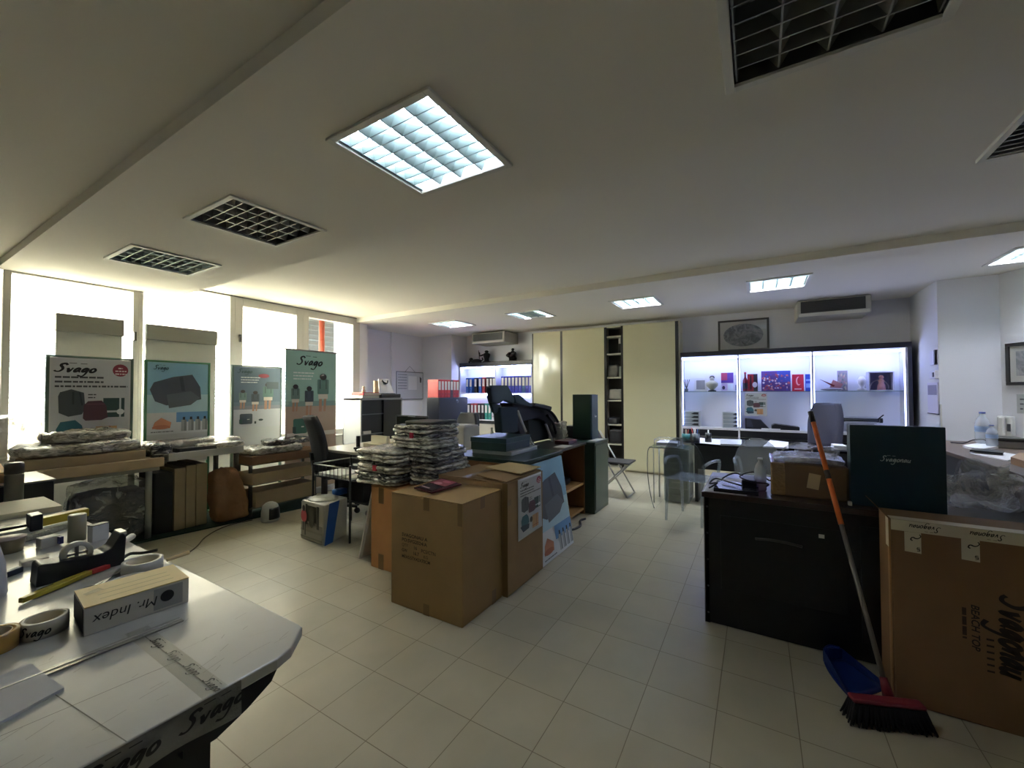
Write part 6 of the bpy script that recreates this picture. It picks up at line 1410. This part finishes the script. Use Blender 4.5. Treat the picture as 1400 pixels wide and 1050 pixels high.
def ring(label, x, y, r, r2, h, m, rz=0, tilt=0.):
    t = T('tape_roll', label, 'tape roll', (x, y, ZT)); R = Matrix.Rotation(tilt, 3, 'X')
    q = mb(m); q.lathe([(r2, 0), (r, 0), (r, h), (r2, h), (r2, 0)], (x, y, ZT+.0008), 30, R=R); q.build('tape', t)
    q = mb(M('#c8bea4', .6)); q.lathe([(r2-.003, .001), (r2-.0002, .001), (r2-.0002, h-.001), (r2-.003, h-.001), (r2-.003, .001)], (x, y, ZT+.0008), 30, R=R); q.build('core', t); return t
WT = M('#c6c3b8', .35)
rg = ring('white tape roll with black script print left of the file box', .318, 1.705, .047, .037, .042, WT)
q = mb('#1a1a1c')
def fc(a, b, k=1):
    th = a/.047; return Vector((.318+.0475*math.cos(th), 1.705+.0475*math.sin(th), ZT+.0008+b))
for k in range(2): q = mb('#1a1a1c'); logo(q, fc, -.135+.12*k, .012, .012, 'Svago', .24, bars=False); q.build('print', rg)
ring('brown parcel tape roll cut off by the left photo edge', .225, 1.70, .048, .036, .045, M('#a8813c', .25))
ring('large grey tape roll behind the file box, standing highest', .615, 1.985, .06, .047, .038, M('#bdbdb8', .35))
ring('low white tape roll half hidden behind the file box', .545, 1.865, .055, .047, .022, WT)
# cutter, scissors, pens
t = T('cutter_knife', 'yellow-green cutter knife with red tip in front of the dispenser', 'cutter', (.42, 2.05, ZT))
q = mb(M('#a59a2c', .4)); q.prism([(.315, 2.0, ZT+.004), (.325, 1.985, ZT+.004), (.42, 2.03, ZT+.004), (.505, 2.085, ZT+.004), (.49, 2.102, ZT+.004), (.40, 2.06, ZT+.004)], (0, 0, .016)); q.build('body', t, bevel=.003); q = mb(M('#a8322c', .4)); q.prism([(.49, 2.098, ZT+.005), (.505, 2.08, ZT+.005), (.555, 2.098, ZT+.005), (.545, 2.112, ZT+.005)], (0, 0, .014)); q.build('slider', t)
q = mb('#3a3a18'); q.prism([(.36, 2.025, ZT+.0201), (.40, 2.045, ZT+.0201), (.398, 2.05, ZT+.0201), (.358, 2.03, ZT+.0201)], (0, 0, .001)); q.build('grip_marks', t)
t = T('scissors', 'steel scissors half under the grey tape roll beside the cutter knife', 'scissors', (.52, 2.0, ZT))
q = mb(STEEL); q.prism([(.47, 1.955, ZT+.003), (.475, 1.948, ZT+.003), (.60, 2.055, ZT+.003), (.595, 2.06, ZT+.003)], (0, 0, .003)); q.prism([(.49, 1.94, ZT+.006), (.495, 1.935, ZT+.006), (.58, 2.065, ZT+.006), (.575, 2.068, ZT+.006)], (0, 0, .003)); q.build('blades', t); q = mb(M('#6a6a68', .4)); q.lathe([(.012, 0), (.019, 0), (.019, .008), (.012, .008), (.012, 0)], (.462, 1.935, ZT+.002), 16); q.lathe([(.012, 0), (.019, 0), (.019, .008), (.012, .008), (.012, 0)], (.478, 1.915, ZT+.002), 16); q.build('handles', t)
q = mb(M('#c9b488', .5)); q.tube(smooth([P(228, 766, z=.752), P(242, 761, z=.754), P(258, 755, z=.756)], 4), [.006]*3+[.007]*3+[.008]*3, 10); tag(q.build('wooden_tool'), 'wooden tool handle sticking past the table edge beyond the file box', 'tool')
q = mb(M('#d2d0c6', .4)); q.tube(smooth([P(150, 752, z=.755), P(166, 743, z=.757), P(181, 733, z=.76)], 4), [.009, .01, .01, .011, .011, .012, .013, .014, .013], 10); tag(q.build('brush'), 'white rounded brush handle behind the tape dispenser', 'tool')
q = mb(M('#26281e', .5)); q.tube(smooth([P(165, 765, z=.75), P(178, 757, z=.752), P(195, 756, z=.75), P(215, 752, z=.755)], 4), .006, 8); tag(q.build('black_pen'), 'black bent tool between dispenser and grey tape roll', 'tool')
# pots and boxes further back
q = mb(M('#9c9a8c', .3, .6)); q.lathe([(0, 0), (.03, 0), (.03, .115), (.027, .118), (0, .118)], (.585, 2.64, ZT+.0005), 24); tag(q.build('metal_canister'), 'brushed metal canister standing behind the tape dispenser', 'canister')
t = T('small_box', 'small white box with dark edges right of the metal canister', 'box', (.63, 2.55, ZT)); mb(M('#c8cacb', .5)).obb((.635, 2.56, ZT+.037), (.06, .035, .072), rz=.25).build('body', t, bevel=.002); mb(M('#1c1e22', .5)).obb((.635, 2.56, ZT+.0735), (.062, .037, .003), rz=.25).build('rim', t)
t = T('ink_box', 'low white ink box with blue side left of the canister', 'box', (.5, 2.64, ZT)); mb(M('#c4c4c0', .5)).obb((.50, 2.65, ZT+.022), (.06, .05, .042), rz=.15).build('body', t, bevel=.002); mb(M('#3a3d78', .4)).obb((.529, 2.622, ZT+.024), (.012, .03, .03), rz=.15).build('label_band', t)
t = T('plastic_tub', 'olive plastic tub with pinkish lid at the far left of the tool clutter', 'tub', (.395, 2.70, ZT))
q = mb(M('#8a8068', .35)); q.lathe([(0, 0), (.042, 0), (.05, .05), (.052, .055), (.044, .055), (.04, .01), (0, .01)], (.395, 2.70, ZT+.0005), 24); q.build('body', t)
q = mb(M('#c9b9b4', .4)); q.lathe([(0, 0), (.05, 0), (.052, .004), (0, .008)], (.395, 2.70, ZT+.0565), 24); q.build('lid', t)
q = mb(M('#a5a594', .7, bump=.8, bs=90)); q.tube(smooth([(.42, 2.79, ZT+.016), (.5, 2.83, ZT+.016), (.58, 2.89, ZT+.016), (.66, 2.93, ZT+.016)], 4), .015, 10); tag(q.build('rope'), 'thick mottled cord lying behind the ink box', 'rope')
lay('metal_bar', 'pale metal bar lying left of the yellow tool', 'bar', [(.20, 2.95), (.50, 2.985), (.50, 3.03), (.2, 3.0)], ZT+.001, .022, M('#b0b0a6', .35, .5))
t = T('bar_clamp', 'yellow bar clamp with black jaw lying across the work table', 'clamp', (.6, 3.06, ZT)); q = mb(M('#b3a02e', .4)); q.prism([(.55, 3.02, ZT+.01), (.725, 3.07, ZT+.01), (.722, 3.12, ZT+.01), (.55, 3.08, ZT+.01)], (0, 0, .04)); q.build('bar', t, bevel=.003); q = mb(M('#14161c', .4)); q.prism([(.505, 2.99, ZT+.001), (.548, 3.0, ZT+.001), (.548, 3.09, ZT+.001), (.505, 3.08, ZT+.001)], (0, 0, .075)); q.prism([(.25, 3.05, ZT+.001), (.504, 3.04, ZT+.001), (.504, 3.08, ZT+.001), (.25, 3.1, ZT+.001)], (0, 0, .03)); q.build('jaw', t, bevel=.004)
lay('paper_stack', 'stack of cream paper sheets at the far end of the work table', 'papers', [(.2, 3.42), (.69, 3.38), (.69, 3.78), (.2, 3.8)], ZT+.001, .03, M('#d6d2bc', .6), .002)
t = T('thermos', 'dark grey thermos flask behind the cream paper stack', 'flask', (.585, 3.87, ZT)); q = mb(M('#5a5853', .3, .5)); q.lathe([(0, 0), (.04, 0), (.04, .17), (.038, .18), (0, .18)], (.585, 3.87, ZT+.0005), 20); q.build('body', t); mb(M('#33322f', .4)).lathe([(0, 0), (.041, 0), (.041, .055), (.036, .065), (0, .065)], (.585, 3.87, ZT+.181), 20).build('cap', t)
t = T('spray_bottle', 'white bottle cut off by the left photo edge beside the cutter knife', 'bottle', (.27, 2.15, ZT)); q = mb(M('#c4c8cc', .35)); q.lathe([(0, 0), (.052, 0), (.055, .01), (.05, .10), (.03, .19), (.018, .22), (0, .22)], (.262, 2.15, ZT+.0005), 22); q.build('body', t); mb(M('#d8d8d4', .4)).lathe([(0, 0), (.02, 0), (.02, .03), (0, .03)], (.262, 2.15, ZT+.221), 16).build('cap', t)
for k, (x, y, w_, d_, c, lab) in enumerate(((.42, 2.42, .07, .05, '#c4c0b4', 'small cream carton behind the tape dispenser'), (.46, 2.33, .05, .03, '#d6d4cc', 'tiny white block touching the back of the dispenser'), (.34, 2.33, .09, .02, '#26303a', 'flat dark blue marker left of the dispenser'))):
    q = mb(M(c, .5)); q.obb((x, y, ZT+.0115), (w_, d_, .022), rz=.3*k); tag(q.build(['small_carton', 'eraser_block', 'marker'][k], bevel=.003), lab, ['box', 'block', 'marker'][k])
# black cabinet beyond the table
t = T('low_cabinet', 'low black cabinet with bright top edge beyond the work table', 'cabinet', (.1, 4.3, 0))
mb(M('#14171d', .4)).box(-.9, 4.02, .0125, .78, 4.52, .825).build('body', t, bevel=.004); mb(M('#9a9b98', .3, .5)).box(-.9, 4.005, .826, .785, 4.53, .838).build('top', t)
t = carton('flat yellowish carton with raised flap on the black cabinet', .1, 4.1, .8385, .60, 4.45, .90, M('#b08a56', .7), tape=False)
q = mb(M('#c9a465', .7)); q.prism([(-.24, -.17, .062), (.24, -.17, .062), (.24, .02, .10), (-.24, .02, .10)], (0, 0, .005)); q.build('flap', t, local=True)
q = mb(PACKD).crumple((.74, 4.75, .26), (.2, .2, .5), 151, .02, (8, 8, 8), 7); tag(q.build('wrapped_bundle'), 'dark plastic bundle between the black cabinet and the fabric roll', 'bundle')
